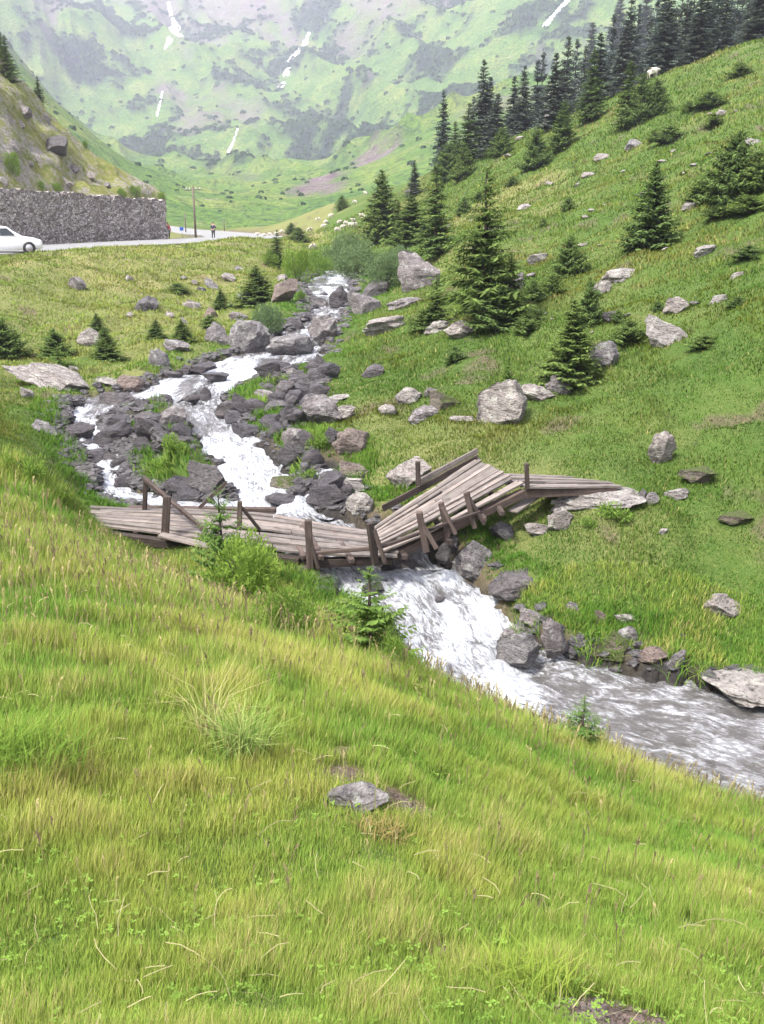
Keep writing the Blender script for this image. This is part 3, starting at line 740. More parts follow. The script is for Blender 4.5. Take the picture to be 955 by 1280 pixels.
for x_, y_, rb in loose:
    if inside(x_, y_, HAND, .8): continue
    d = math.hypot(x_, y_); sz = (rs.uniform(.3,.75) if rb else rs.uniform(.14,.5))*(1 if d < 30 else 1.5)
    z_ = float(H(x_, y_)); s_, wz_ = river_query(np.array([x_]), np.array([y_])); 
    if rb and s_[0] < -.1 and rs.random() < .85: continue
    wet = s_[0] < .15; z_ = max(z_, wz_[0]-.1) if wet else z_
    kd = rs.choice('wwwd') if (wet or rb) else rs.choice('ggdwl')
    dep_ = y_*CP - z_*SP; pxx = x_/dep_*FPX + PW/2; pyy = PH/2 - (y_*SP + z_*CP)/dep_*FPX
    where = 'the stream behind the broad grey boulder' if pyy < 420 else 'the wide shallows' if pyy < 500 else 'the white main fall' if pyy < 600 else 'the bridge' if pyy < 700 else 'the lower pool'
    heap = 'between the side channel and the main fall' if pxx < 262 else 'on the bar in mid stream' if pxx < 362 else 'on the right shore of the main fall'
    lab, grp = (('large ' if sz > .52 else '') + 'dark broken rock in the jumbled heap ' + heap, 'dark rocks of the rubble heaps') if rb else \
               ((('bigger' if sz > .32 else 'small') + ' wet dark stone in the water by ' + where, 'wet stones along the stream') if wet else (('bigger' if sz > .32 else 'small') + ' dry grey stone on the bank by ' + where, 'dry stones along the stream'))
    put_rock((x_, y_, z_), sz, sz*rs.uniform(.6,.9), sz*rs.uniform(.35,.7), rs.uniform(-25,25), kd, rs.choice((B_,B_,S,O)), rs.randrange(1,18), 3, lab, grp, .3, 'stone', rs.uniform(-1,1))
# pale stones scattered on the upper slopes
for k in range(42):
    for _ in range(30):
        px, py = rs.uniform(470, 950), rs.uniform(120, 420)
        q = ground(px, py)
        if q is not None and 24 < q[1] < 110 and q[0] > 1 and not inside(q[0], q[1], FOOT, 1.3): break
    m = rad2px(q); w = rs.uniform(5, 15)*m
    put_rock(q, w, w*.8, w*rs.uniform(.2,.45), rs.uniform(-25,5), rs.choice('llg'), rs.choice((S,B_)), rs.randrange(1,18), 3, 'small pale stone in the turf ' + ('near the ridge' if py < 190 else 'around the lone dense spruce' if px > 720 else 'between the ridge and the tall open spruce' if px < 640 else 'in the middle of the upper right slope'), 'pale stones of the upper slope', .3, 'stone', rs.uniform(-.5,.5))
for k in range(14):
    q = ground(rs.uniform(230, 335), rs.uniform(345, 410))
    if q is None or inside(q[0], q[1], FOOT, 1.3): continue
    w = rs.uniform(6, 14)*rad2px(q)
    put_rock(q, w, w*.8, w*.5, rs.uniform(0,35), rs.choice('ggl'), rs.choice((S,B_)), rs.randrange(1,18), 3, 'small grey stone in the rocky turf where the meadow drops to the stream', 'grey stones of the meadow edge', .3, 'stone')

# ------------------------------------------------------------------ small gravel along the stream: one object
gg = np.random.default_rng(8); GX, GY = [], []
for D in CH_D:
    k = gg.integers(1, len(D)-2, 2600); t = D[k+1,:2]-D[k-1,:2]; t /= np.linalg.norm(t, axis=1)[:,None]+1e-9
    o = (D[k,3] + gg.normal(.18,.22,len(k)))*gg.choice([-1,1], len(k)); GX.append(D[k,0]+t[:,1]*o); GY.append(D[k,1]-t[:,0]*o)
for a, b_, c_, *_r in RUB:
    k = int(60 + 160*c_); t_ = gg.uniform(0,6.28,k); e_ = c_*gg.uniform(0,1,k)**.5*1.1; GX.append(a+np.cos(t_)*e_); GY.append(b_+np.sin(t_)*e_*1.3)
GX, GY = np.concatenate(GX), np.concatenate(GY); rr_ = np.hypot(GX, GY); ok = (rr_ > 8) & (rr_ < 60) & (GY > 0); GX, GY = GX[ok], GY[ok]
GZ = H(GX, GY); v0, f0 = ICO[2]; m0 = len(v0); sz = gg.uniform(.03,.13,len(GX))*np.where(np.hypot(GX,GY) < 30, 1, 1.5)
sc3 = np.stack([sz*gg.uniform(.7,1.3,len(GX)), sz*gg.uniform(.7,1.3,len(GX)), sz*gg.uniform(.35,.8,len(GX))], 1)
VV = v0[None]*sc3[:,None,:]*(1+.22*gg.normal(size=(len(GX), m0, 1))) + np.stack([GX, GY, GZ+sz*.1], 1)[:,None,:]
FF = (f0[None] + (np.arange(len(GX))*m0)[:,None,None]).reshape(-1,3)
tag(link('stream_gravel', make_mesh('stream_gravel', VV.reshape(-1,3), FF, np.full(len(FF),3), RK['d'], False)), 'small dark gravel and cobbles along the stream margins', 'gravel', kind='stuff')

# ------------------------------------------------------------------ broken wooden bridge
def mat_wood(name, dark, light, rough=.85, scale=(2, 2, 2)):
    g = NT(name); geo = g.t.nodes.new('ShaderNodeNewGeometry'); v = geo.outputs['Position']
    rnd = g.attr('rnd'); gr = g.attr('grain', 'Vector')
    mp = g.t.nodes.new('ShaderNodeMapping'); g.t.links.new(gr, mp.inputs[0]); mp.inputs['Scale'].default_value = (1.2, 30, 30)
    a = g.noise(mp.outputs[0], 1.5, 6, .7, .4); b = g.noise(v, 5, 5, .65)
    c = g.ramp(a, [(.3, dark), (.52, tuple((p+q)/2 for p, q in zip(dark, light))), (.7, light)])
    c = g.mix(g.ramp(b, [(.48, 0.), (.7, .5)]), c, tuple(k*.5 for k in dark))
    c = g.mix(1.0, c, g.ramp(rnd, [(0., (.55,.54,.53)), (.6, (.95,.93,.91)), (1., (1.15,1.1,1.06))]), 'MULTIPLY')
    g.bsdf(c, rough, g.bump(g.math('ADD', a, g.math('MULTIPLY', b, .3)), .7, .015), .25); return g.m
M_plank = mat_wood('weathered_planks', (.095,.082,.072), (.295,.262,.238))
M_beam = mat_wood('dark_timber', (.035,.026,.022), (.13,.10,.085))
def finish_wood(mb, name, mat, parent):
    """every eight vertices are one board: gives each its own grain direction and tone"""
    me_ = bpy.data.meshes.new(name); me_.from_pydata(mb.v, [], mb.f); me_.materials.append(mat); me_.update()
    V = np.array(mb.v); gr = np.zeros_like(V); rn = np.zeros(len(V))
    for s0, s1 in mb.boards:
        P = V[s0:s1]; c = P.mean(0); u, s, vt = np.linalg.svd(P-c); L = (P-c)@vt.T; o = random.random()
        gr[s0:s1] = L + np.array([o*40, o*17, o*9]); rn[s0:s1] = random.random()
    a = me_.attributes.new('grain', 'FLOAT_VECTOR', 'POINT'); a.data.foreach_set('vector', gr.astype(np.float32).ravel())
    a = me_.attributes.new('rnd', 'FLOAT', 'POINT'); a.data.foreach_set('value', rn.astype(np.float32))
    return link(name, me_, parent)
class WB(MB):
    def __init__(s): super().__init__(); s.boards = []
    def beam(s, *a, **k):
        n0 = len(s.v); super().beam(*a, **k); s.boards.append((n0, len(s.v)))
    def strip(s, pts, side, w, th):                    # bent board through pts
        n0 = len(s.v); rings = []
        for p, sd in zip(pts, side):
            p = np.array(p); sd = np.array(sd); u = np.array([0,0,1.0])
            rings.append([p-sd*w/2-u*th, p+sd*w/2-u*th, p+sd*w/2, p-sd*w/2])
        s.loft(rings); s.boards.append((n0, len(s.v)))
bo = at(330, 672, 15.4); bridge = empty('broken_bridge', (0,0,0))
tag(bridge, 'collapsed grey plank footbridge sagging across the white water', 'bridge')
def deck(near, far, n, seed, hump=0.0, overs=.12, name='deck'):
    rg = random.Random(seed); wb = WB(); N = np.array([at(*p) for p in near]); F = np.array([at(*p) for p in far])
    m = len(N); S_ = 15
    ts = np.linspace(0, m-1, S_)
    def E(P, t):
        i = min(int(t), m-2); k = t-i; return P[i]*(1-k)+P[i+1]*k
    for k in range(n):
        v = (k+.5)/n; lift = rg.uniform(-.012,.014); warp = rg.uniform(-.02,.02)
        if rg.random() < .12: lift -= .03
        cuts = [0.0, rg.uniform(.3,.7), 1.0] if rg.random() < .8 else [0.0, 1.0]
        for c0, c1 in zip(cuts[:-1], cuts[1:]):
            t0 = c0*(m-1) + .012; t1 = c1*(m-1) - .004
            e0 = -rg.uniform(0, overs) if c0 == 0 else 0; e1 = rg.uniform(0, overs) if c1 == 1 else 0
            if rg.random() < .03: continue
            pts, sd = [], []; nn = 8
            skew = rg.uniform(-.007,.007)
            for j in range(nn):
                t = t0 + (t1-t0)*j/(nn-1); a, b = E(N, t), E(F, t); p = a*(1-v)+b*v
                w_ = np.linalg.norm((b-a)); s1 = (b-a)/w_
                p = p + s1*skew*(j/(nn-1)-.5)*2; p[2] += lift + warp*math.sin(math.pi*j/(nn-1)) + rg.uniform(-.004,.004)
                if j == 0: d = E(N, t0)-E(N, t0+.02); p = p + d/np.linalg.norm(d)*(-e0)
                if j == nn-1: d = E(N, t1)-E(N, t1-.02); p = p + d/np.linalg.norm(d)*e1
                pts.append(p); sd.append(s1)
            wd_ = np.linalg.norm(E(F,(t0+t1)/2)-E(N,(t0+t1)/2))/n
            wb.strip(pts, sd, wd_*rg.uniform(.92,.975), .035)
    return finish_wood(wb, name, M_plank, bridge)
tag(deck([(118,656,15.3),(230,672,14.95),(330,685,14.65),(400,692,14.4),(478,694,14.3)], [(126,634,16.3),(240,634,16.3),(330,640,16.15),(400,652,15.9),(470,664,15.6)], 12, 3, overs=.3), 'sagging left deck of long grey planks')
tag(deck([(476,692,14.3),(540,668,14.6),(600,637,15.0),(658,606,15.5)], [(458,664,15.7),(505,631,16.2),(550,602,16.6),(592,573,17.0)], 16, 5, overs=.05), 'tilted middle deck rising to the right bank')
tag(deck([(662,609,15.45),(720,608,15.55),(776,607,15.65)], [(600,590,16.7),(670,593,16.7),(742,596,16.6)], 8, 9, overs=.05), 'short flat deck resting on the right bank')
def beam_part(name, a, b, w, h, mat=M_beam, lab=None, jit=.006):
    wb = WB(); wb.beam(at(*a), at(*b), w, h, jit=jit); o = finish_wood(wb, name, mat, bridge)
    bv = o.modifiers.new('b', 'BEVEL'); bv.width = .008; bv.segments = 1
    if lab: o['label'] = lab
    return o
POSTS = [((206,680,15.0),(209,620,15.0),.11),((299,662,14.75),(300,626,14.75),.07),((388,710,14.3),(385,650,14.3),.10),((469,704,14.15),(462,654,14.1),.09),
         ((533,690,14.4),(524,640,14.4),.09),((560,672,14.75),(551,628,14.75),.08),((594,660,14.95),(583,615,15.0),.08),((659,612,15.5),(658,579,15.5),.07),
         ((523,606,16.5),(522,577,16.5),.08),((181,640,16.2),(182,600,16.2),.07)]
for a, b, w in POSTS: beam_part('post', a, b, w, w*1.15)
for a, b in (((398,712,14.15),(386,668,14.3)),((482,704,14.0),(468,662,14.1)),((546,686,14.3),(528,654,14.4)),((570,668,14.6),(553,634,14.7)),((606,656,14.9),(586,622,15.0)),((325,662,14.9),(302,634,14.75))):
    beam_part('brace', a, b, .05, .06)
beam_part('handrail', (180,598,16.2), (258,664,14.9), .06, .08, M_beam, 'fallen handrail slanting down to the left deck')
beam_part('handrail', (250,634,15.9), (283,603,15.9), .05, .06, M_beam)
beam_part('kerb_rail', (392,692,14.25), (470,685,14.2), .05, .06, M_beam)
beam_part('kerb_rail', (470,686,14.2), (600,640,14.95), .05, .05, M_beam)
beam_part('side_board', (478,636,16.35), (598,572,17.05), .04, .13, M_beam, 'dark board standing along the far edge of the middle deck')
beam_part('side_board', (520,604,16.7), (597,563,17.1), .04, .10, M_plank, 'split upper board rising to a point')
beam_part('edge_plank', (560,600,17.0), (598,571,17.05), .05, .12, M_plank)
beam_part('far_beam', (160,636,16.45), (345,638,16.3), .12, .10, M_beam)
for a, b in (((128,668,15.25),(375,702,14.45)),((135,644,16.2),(380,664,15.8)),((380,704,14.5),(490,700,14.4)),((480,700,14.5),(655,616,15.6)),((470,674,15.5),(590,592,16.9)),((655,616,15.6),(770,613,15.7)),((610,600,16.6),(735,603,16.5))):
    beam_part('bearer', a, b, .14, .14)
for x_, y_, d_, dx, dy in ((402,698,14.15,-22,-42),(440,702,14.1,-24,-40),(380,697,14.3,-22,-40),(265,686,14.7,-20,-40),(507,697,14.25,-20,-30),(562,678,14.6,-18,-28),(628,642,15.0,-20,-34),(605,650,14.9,-18,-26),(255,672,15.1,-16,-32),(170,668,15.2,-10,-32),(215,676,15.1,-8,-32)):
    beam_part('joist', (x_,y_,d_), (x_+dx,y_+dy,d_+1.55), .09, .08, M_beam)
beam_part('fallen_plank', (200,668,14.85), (285,688,14.6), .22, .04, M_plank, 'loose broken plank hanging below the left deck')
beam_part('fallen_plank', (640,640,15.4), (690,606,16.2), .2, .04, M_plank)
# boulder pier below the left end and middle so that the timber rests on stone
for k, (px, py, w, h, dd) in enumerate(((165,700,60,36,15.4),(330,722,44,34,15.1),(500,722,50,30,15.0))):
    rock(px, py, w, h, 'd', ['dark rock hidden under the left end of the bridge','dark rock under the sag of the bridge','dark rock under the join of the two bridge decks'][k], 0, B_, d=dd)

# ------------------------------------------------------------------ foliage materials
def mat_leaf(name, tip, deep, trans=.25, rough=.7):
    g = NT(name); tn = g.attr('tint'); oi = g.t.nodes.new('ShaderNodeObjectInfo')
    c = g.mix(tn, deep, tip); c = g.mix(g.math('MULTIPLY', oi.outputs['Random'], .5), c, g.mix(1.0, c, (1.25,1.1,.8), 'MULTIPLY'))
    d = g.n('BsdfDiffuse', Color=c); t = g.n('BsdfTranslucent', Color=c); m = g.n('MixShader'); m.inputs[0].default_value = trans
    g.t.links.new(d.outputs[0], m.inputs[1]); g.t.links.new(t.outputs[0], m.inputs[2]); g.t.links.new(m.outputs[0], g.out.inputs[0]); return g.m
def mat_bark():
    g = NT('bark'); v = g.coord((6,6,1.5)); n = g.noise(v, 6, 5, .7); g.bsdf(g.ramp(n, [(.3,(.03,.022,.016)),(.7,(.12,.095,.075))]), .9, g.bump(n, .6, .02)); return g.m
M_bark = mat_bark()
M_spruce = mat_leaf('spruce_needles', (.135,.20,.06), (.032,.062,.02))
M_spruce_l = mat_leaf('fresh_needles', (.15,.24,.06), (.06,.12,.03), .35)
M_hazed = mat_leaf('haze_tinted_needles', (.11,.14,.12), (.045,.065,.058))  # distance haze painted into the needle colour: paler and bluer than real spruce
M_willow = mat_leaf('willow_leaves', (.18,.26,.12), (.07,.12,.05), .35)
M_bush = mat_leaf('bush_leaves', (.22,.34,.07), (.09,.17,.03), .4)

def quads_mesh(name, P, tint, mat):
    """P: (n,4,3) quads"""
    n = len(P); return make_mesh(name, P.reshape(-1,3), np.arange(n*4), np.full(n, 4), mat, False, {'tint': np.repeat(tint, 4)})
def spruce_crown(seed, levels, nb, rad, mat, twig=12, start=.06, droop=.28, curve=.35, wfac=.2, shape=.9, gaps=.1, side_k=1.0):
    rg = np.random.default_rng(seed); Q = []; T = []
    for li in range(levels):
        f = max((li+rg.uniform(-.3,.3))/(levels-1), 0); z = start + (1-start-.015)*f**.93
        if z > .985: z = .985
        Lb = rad*max(.0, (1-z))**shape + .012
        for b in range(nb):
            if rg.random() < gaps: continue
            a = rg.uniform(0, 2*np.pi); L = Lb*rg.uniform(.65,1.15)*(1+.12*np.sin(a*2+seed))
            d = np.array([np.cos(a), np.sin(a), 0]); sd = np.array([-np.sin(a), np.cos(a), 0])
            zz = z + rg.uniform(-.5,.5)*(.8/levels); up0 = .25*(z > .8)
            nt = max(3, int(twig*(L/rad)**.5))
            for k in range(nt):
                t = (k+.6)/nt; p = d*L*t + np.array([0,0, zz + L*(-droop*t + curve*t*t + up0*t)])
                tl = (.30*L*(1-.55*t) + .014)*rg.uniform(.7,1.25)
                for s in (-1, 1):
                    v = d*rg.uniform(.45,.9) + sd*s*rg.uniform(.6,1.0)*side_k + np.array([0,0,rg.uniform(-.5,.15)])
                    v /= np.linalg.norm(v); w = np.cross(v, [rg.uniform(-.4,.4), rg.uniform(-.4,.4), 1]); w /= np.linalg.norm(w)+1e-9
                    m = p + v*tl*.5; wv = w*tl*wfac
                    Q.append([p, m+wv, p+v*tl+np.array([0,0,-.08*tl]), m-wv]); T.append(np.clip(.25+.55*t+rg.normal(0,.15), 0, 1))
                if rg.random() < .6:   # hanging twig
                    v = d*.3 + np.array([0,0,-1.0]); v /= np.linalg.norm(v); m = p + v*tl*.35; wv = sd*tl*wfac
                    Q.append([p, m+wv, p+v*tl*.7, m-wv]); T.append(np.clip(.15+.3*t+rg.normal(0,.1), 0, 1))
    # leader
    for k in range(6):
        a = k*1.1; v = np.array([np.cos(a)*.25, np.sin(a)*.25, 1.0]); p = np.array([0,0,.97-.01*k]); w = np.array([-np.sin(a),np.cos(a),0])*.004
        Q.append([p, p+v*.015+w, p+v*.035, p+v*.015-w]); T.append(.7)
    return quads_mesh('crown', np.array(Q), np.array(T), mat)
def trunk_mesh(h=.97, r=.018, curve=0.0, n=8):
    mb = MB(); pts = [(math.sin(k*1.3)*.004*k*.3, math.cos(k*1.7)*.003*k*.3, -.03 + (h+.03)*k/7) for k in range(8)]
    mb.tube(pts, [r*(1.5 if k == 0 else 1)*(1-k/7.6) + .0015 for k in range(8)], n)
    me_ = bpy.data.meshes.new('trunk'); me_.from_pydata(mb.v, [], mb.f); me_.materials.append(M_bark); me_.polygons.foreach_set('use_smooth', [True]*len(me_.polygons)); return me_
TR = trunk_mesh(); TR2 = trunk_mesh(r=.03)
CR = {
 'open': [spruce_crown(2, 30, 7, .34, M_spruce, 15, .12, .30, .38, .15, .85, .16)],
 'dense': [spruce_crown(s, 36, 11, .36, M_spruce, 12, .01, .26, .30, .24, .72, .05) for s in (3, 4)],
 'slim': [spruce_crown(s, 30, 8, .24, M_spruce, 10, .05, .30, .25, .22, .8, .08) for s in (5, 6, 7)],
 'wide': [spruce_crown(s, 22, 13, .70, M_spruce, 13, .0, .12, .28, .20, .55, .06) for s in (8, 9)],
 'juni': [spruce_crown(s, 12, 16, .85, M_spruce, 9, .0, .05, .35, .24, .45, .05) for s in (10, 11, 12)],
 'far': [spruce_crown(s, 28, 11, .20, M_hazed, 8, .03, .35, .2, .36, .8, .04) for s in (13, 14, 15, 16)],
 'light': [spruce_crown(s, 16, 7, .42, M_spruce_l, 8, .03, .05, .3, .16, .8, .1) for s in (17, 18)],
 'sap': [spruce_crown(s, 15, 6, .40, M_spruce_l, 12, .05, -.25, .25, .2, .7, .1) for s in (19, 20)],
}
def bush_crown(seed, n, mat, leaf=.035, lump=12, flat=1.0):
    rg = np.random.default_rng(seed); C = []
    for _ in range(lump):
        a = rg.uniform(0, 6.28); r0 = rg.uniform(0, .62)**.8; C.append([math.cos(a)*r0, math.sin(a)*r0, rg.uniform(.2,.75)*(1-.5*r0), rg.uniform(.2,.4)])
    C = np.array(C); k = rg.integers(0, lump, n); dv = rg.normal(size=(n,3)); dv /= np.linalg.norm(dv, axis=1)[:,None]
    rr = C[k,3]*rg.uniform(.55,1.08, n); P = C[k,:3] + dv*rr[:,None]*np.array([1,1,.8*flat]); P[:,2] = np.maximum(P[:,2], .01)
    a = rg.normal(size=(n,3))*.7 + dv; a[:,2] += .2; a /= np.linalg.norm(a, axis=1)[:,None]; b = np.cross(a, rg.normal(size=(n,3))); b /= np.linalg.norm(b, axis=1)[:,None]
    s = leaf*rg.uniform(.6,1.3,n)[:,None]
    Q = np.stack([P, P+a*s+b*s*.35, P+a*s*2, P+a*s-b*s*.35], 1)
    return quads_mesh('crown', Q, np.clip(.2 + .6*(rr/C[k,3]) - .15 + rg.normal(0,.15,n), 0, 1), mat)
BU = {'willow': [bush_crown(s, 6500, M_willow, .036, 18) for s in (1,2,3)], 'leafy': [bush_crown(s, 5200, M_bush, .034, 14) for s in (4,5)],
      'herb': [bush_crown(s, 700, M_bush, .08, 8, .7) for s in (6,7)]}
def stems_mesh():
    mb = MB(); rg = random.Random(3)
    for k in range(7):
        a = k*.9; mb.tube([(0.05*math.cos(a),.05*math.sin(a),-.05),(.2*math.cos(a),.2*math.sin(a),.3),(.42*math.cos(a),.42*math.sin(a),.62)], [.02,.014,.006], 5)
    me_ = bpy.data.meshes.new('stems'); me_.from_pydata(mb.v, [], mb.f); me_.materials.append(M_bark); return me_
ST = stems_mesh()
TREES = []
_rt = random.Random(21)
def tree(px, py, h, w, kind, name, label, cat, group=None, d=None, lean=0, var=None):
    q = ground(px, py) if d is None else at(px, py, d)
    if q is None: return None
    m = rad2px(q); Hm, Wm = h*m, w*m*(1.2 if kind in CR else 1)
    isb = kind in BU; me_ = (BU if isb else CR)[kind]; me_ = me_[_rt.randrange(len(me_)) if var is None else var]
    key = 'w_'+me_.name
    co = np.zeros(len(me_.vertices)*3); 
    if key not in _wc:
        me_.vertices.foreach_get('co', co); co = co.reshape(-1,3); _wc[key] = (np.percentile(np.abs(co[:,0]), 99.3)*2, co[:,2].max())
    w0, h0 = _wc[key]
    root = empty(name, (q[0], q[1], q[2]-.03), _rt.uniform(0, 6.28)); root.scale = (Wm/w0, Wm/w0, Hm/h0)
    link('crown', me_, root); link('stem' if isb else 'trunk', ST if isb else (TR if kind in ('open','far','slim') else TR2), root)
    if lean: root.rotation_euler[1] = lean
    tag(root, label, cat, group); TREES.append(root); return root
_wc = {}
T_ = lambda *a, **k: tree(*a[:5], 'spruce_tree', a[5], 'spruce', **k)
J_ = lambda *a, **k: tree(*a[:5], 'juniper_bush', a[5], 'bush', **k)
W_ = lambda *a, **k: tree(*a[:5], 'leafy_shrub', a[5], 'shrub', **k)
T_(603,404,186,104,'open','tall open spruce with visible trunk, largest tree of the mid slope')
J_(628,408,50,70,'wide','dark spreading bush at the foot of the tall open spruce')
T_(636,396,80,50,'slim','slender half bare spruce right of the tall open spruce')
T_(545,407,64,34,'slim','small dark spruce left of the tall open spruce')
J_(534,410,26,44,'juni','low juniper in front of the small dark spruce')
T_(544,320,108,54,'slim','dark spruce behind the big trapezoid boulder')
T_(478,300,84,48,'dense','dark conical spruce nearest the sheep')
T_(514,306,60,44,'dense','bushy dark spruce between the two dark spruces by the stream')
T_(498,292,40,24,'slim','narrow spruce between the sheep spruce and its bushy neighbour')
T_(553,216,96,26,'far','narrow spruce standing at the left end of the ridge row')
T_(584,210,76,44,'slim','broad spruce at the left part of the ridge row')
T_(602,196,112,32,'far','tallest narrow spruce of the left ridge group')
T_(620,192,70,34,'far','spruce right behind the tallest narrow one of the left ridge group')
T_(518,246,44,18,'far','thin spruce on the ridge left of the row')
J_(562,224,44,36,'wide','round topped young spruce below the ridge row')
J_(580,223,38,30,'wide','dark bushy young spruce below the broad ridge spruce')
T_(568,215,60,30,'slim','short spruce filling the gap at the left of the ridge row')
J_(626,194,34,28,'wide','small bushy spruce on the open turf below the ridge')
J_(669,210,46,40,'wide','dark squat spruce alone below the ridge forest')
T_(703,186,58,30,'dense','small pointed spruce in front of the tall grey ridge rock')
T_(738,152,84,34,'slim','light green spruce in front of the ridge forest')
T_(783,160,78,32,'slim','dark narrow spruce at the left of the bushy trio on the ridge')
J_(800,154,58,40,'wide','grey green bushy spruce in the middle of the ridge trio')
J_(818,144,44,34,'wide','dark round spruce at the right of the ridge trio')
T_(812,310,102,62,'dense','dense dark spruce standing alone on the open upper slope',var=0)
J_(916,252,86,76,'wide','wide bushy spruce group leader near the right edge')
J_(946,240,50,60,'wide','bushy spruce cut by the right edge of the view')
J_(882,252,40,44,'wide','low bush joined to the left of the wide bushy spruce')
J_(712,345,50,42,'wide','dark ragged spruce bush above the rounded bushes')
J_(735,402,56,34,'wide','dark narrow bush above the dense conical spruce')
T_(712,478,104,56,'dense','dense conical spruce on the grey rock above the bridge',var=1)
T_(688,366,0,0,'slim','') if False else J_(690,368,28,28,'juni','rounded dark bush right of the grey upright stone')
J_(666,374,26,26,'juni','rounded dark bush touching the grey upright stone')
T_(635,480,38,20,'sap','wispy green sapling left of the dense conical spruce')
J_(710,264,18,20,'juni','small dark round juniper in the middle of the slope')
J_(679,284,12,12,'juni','tiny round juniper below the small dark round one')
J_(786,426,28,42,'juni','low dark juniper left of the peaked boulder')
J_(880,434,18,32,'juni','low juniper right of the peaked boulder')
J_(922,382,14,24,'juni','small juniper near the right edge of the mid slope')
J_(822,388,14,14,'juni','small juniper beside the pale two topped stone')
J_(568,452,22,24,'juni','small green bush below the rocks of the tall open spruce')
J_(836,178,22,34,'juni','dark juniper clump high on the slope right of the ridge trio')
J_(862,168,0,0,'juni','') if False else J_(860,140,14,16,'juni','tiny dark bush near the ridge line')
J_(886,134,20,38,'juni','flat dark bush near the ridge at the right')
J_(925,96,18,24,'juni','dark bush on the ridge line at the right')
J_(817,176,14,14,'juni','tiny bush below the ridge trio')
J_(900,160,0,0,'juni','') if False else J_(892,158,16,26,'juni','flat dark bush beside the pale rock near the ridge')
J_(772,400,14,18,'juni','small dark bush above the square grey boulder')
J_(745,372,12,14,'juni','tiny dark bush beside the pale slabs of the upper slope')
J_(660,414,24,32,'juni','dark juniper right of the spreading bush')
J_(935,265,22,44,'juni','dark low bush at the foot of the wide bushy spruce')
J_(900,270,14,30,'juni','low scrub below the wide bushy spruce')
J_(941,328,0,0,'juni','') if False else J_(935,322,18,34,'juni','ragged low bush at the right edge of the slope')
J_(600,250,12,20,'juni','small bush on the turf between ridge and tall open spruce')
J_(580,268,22,22,'wide','dark bush above the spruce behind the trapezoid boulder')
J_(640,232,12,18,'juni','small bush on the slope below the ridge row')
J_(428,262,18,16,'wide','small dark spruce on the sheep pasture')
J_(364,292,14,14,'wide','tiny spruce at the left tip of the sheep pasture')
J_(374,302,18,26,'wide','dark bush at the left tip of the sheep pasture')
# stream shrubs
W_(452,348,46,72,'willow','large bluish green willow shrub beside the upper stream')
W_(482,362,52,54,'willow','bright willow shrub left of the big trapezoid boulder')
W_(425,342,44,54,'willow','willow shrub behind the upper rapids')
W_(398,345,34,44,'leafy','green shrub left behind the upper rapids')
W_(372,352,46,46,'leafy','light green shrub where the meadow crest meets the stream')
T_(347,332,44,26,'slim','dark young spruce on the meadow crest above the stream')
W_(440,318,30,50,'willow','willow shrub furthest back along the upper stream')
W_(500,330,26,34,'willow','low willow shrub behind the big trapezoid boulder')
W_(340,332,22,30,'leafy','small green shrub on the meadow crest')
T_(322,382,50,42,'dense','bushy spruce on the meadow edge above the tall rounded boulder')
W_(334,416,42,44,'willow','bluish willow shrub touching the tall rounded boulder')
W_(376,376,16,16,'leafy','small yellow green bush on the left bank of the upper rapids')
# left meadow
J_(8,444,48,44,'wide','dark spruce bush at the left edge of the view')
J_(70,446,36,42,'wide','dark spruce bush above the whaleback slab')
J_(74,462,32,28,'light','bright green young spruce in front of the dark spruce bush')
T_(122,416,26,20,'dense','tiny dark spruce highest of the pair in the left meadow')
T_(134,450,42,28,'dense','small dark spruce lower of the pair in the left meadow')
T_(196,426,28,20,'dense','small green spruce left of its twin near the meadow foot')
T_(228,432,34,26,'dense','small green spruce right of its twin near the meadow foot')
T_(277,388,28,20,'dense','little spruce below the bushes of the meadow rim')
J_(262,408,16,24,'juni','flat juniper on the slanted grey rock')
J_(222,366,14,28,'juni','flat green juniper on the meadow')
T_(300,410,20,16,'light','light green little spruce beside the bluish willow')
W_(260,430,0,0,'leafy','') if False else None
# near bank plants
W_(320,770,118,136,'leafy','leafy bush at the near bank in front of the bridge sag')
W_(362,790,72,84,'leafy','lower leafy bush spilling down the near bank')
T_(280,738,140,66,'sap','thin young spruce rising in front of the left deck',var=0)
T_(462,822,128,100,'sap','young light green spruce against the foam below the bridge',var=1)
W_(498,842,56,66,'leafy','low leafy shrub at the foot of the young light green spruce')
T_(726,938,82,52,'light','small bright juniper like spruce against the calm pool')
for k, (px, py, h, w, lab) in enumerate(((38,604,42,52,'leafy herb patch at the left edge of the near bank'),(78,632,34,44,'second leafy herb patch on the near bank crest'),(12,590,30,30,'small herb patch furthest left on the near bank'),
        (772,652,28,60,'green herb patch below the short flat deck'),(738,660,18,30,'small herb patch beside the pale slab'),(395,560,26,36,'green herbs between the leaning slabs'),(215,568,30,42,'leafy herbs on the grass islet'),(385,600,18,30,'green herbs beside the right rivulet'))):
    tree(px, py, h, w, 'herb', 'herb_patch', lab, 'plant')
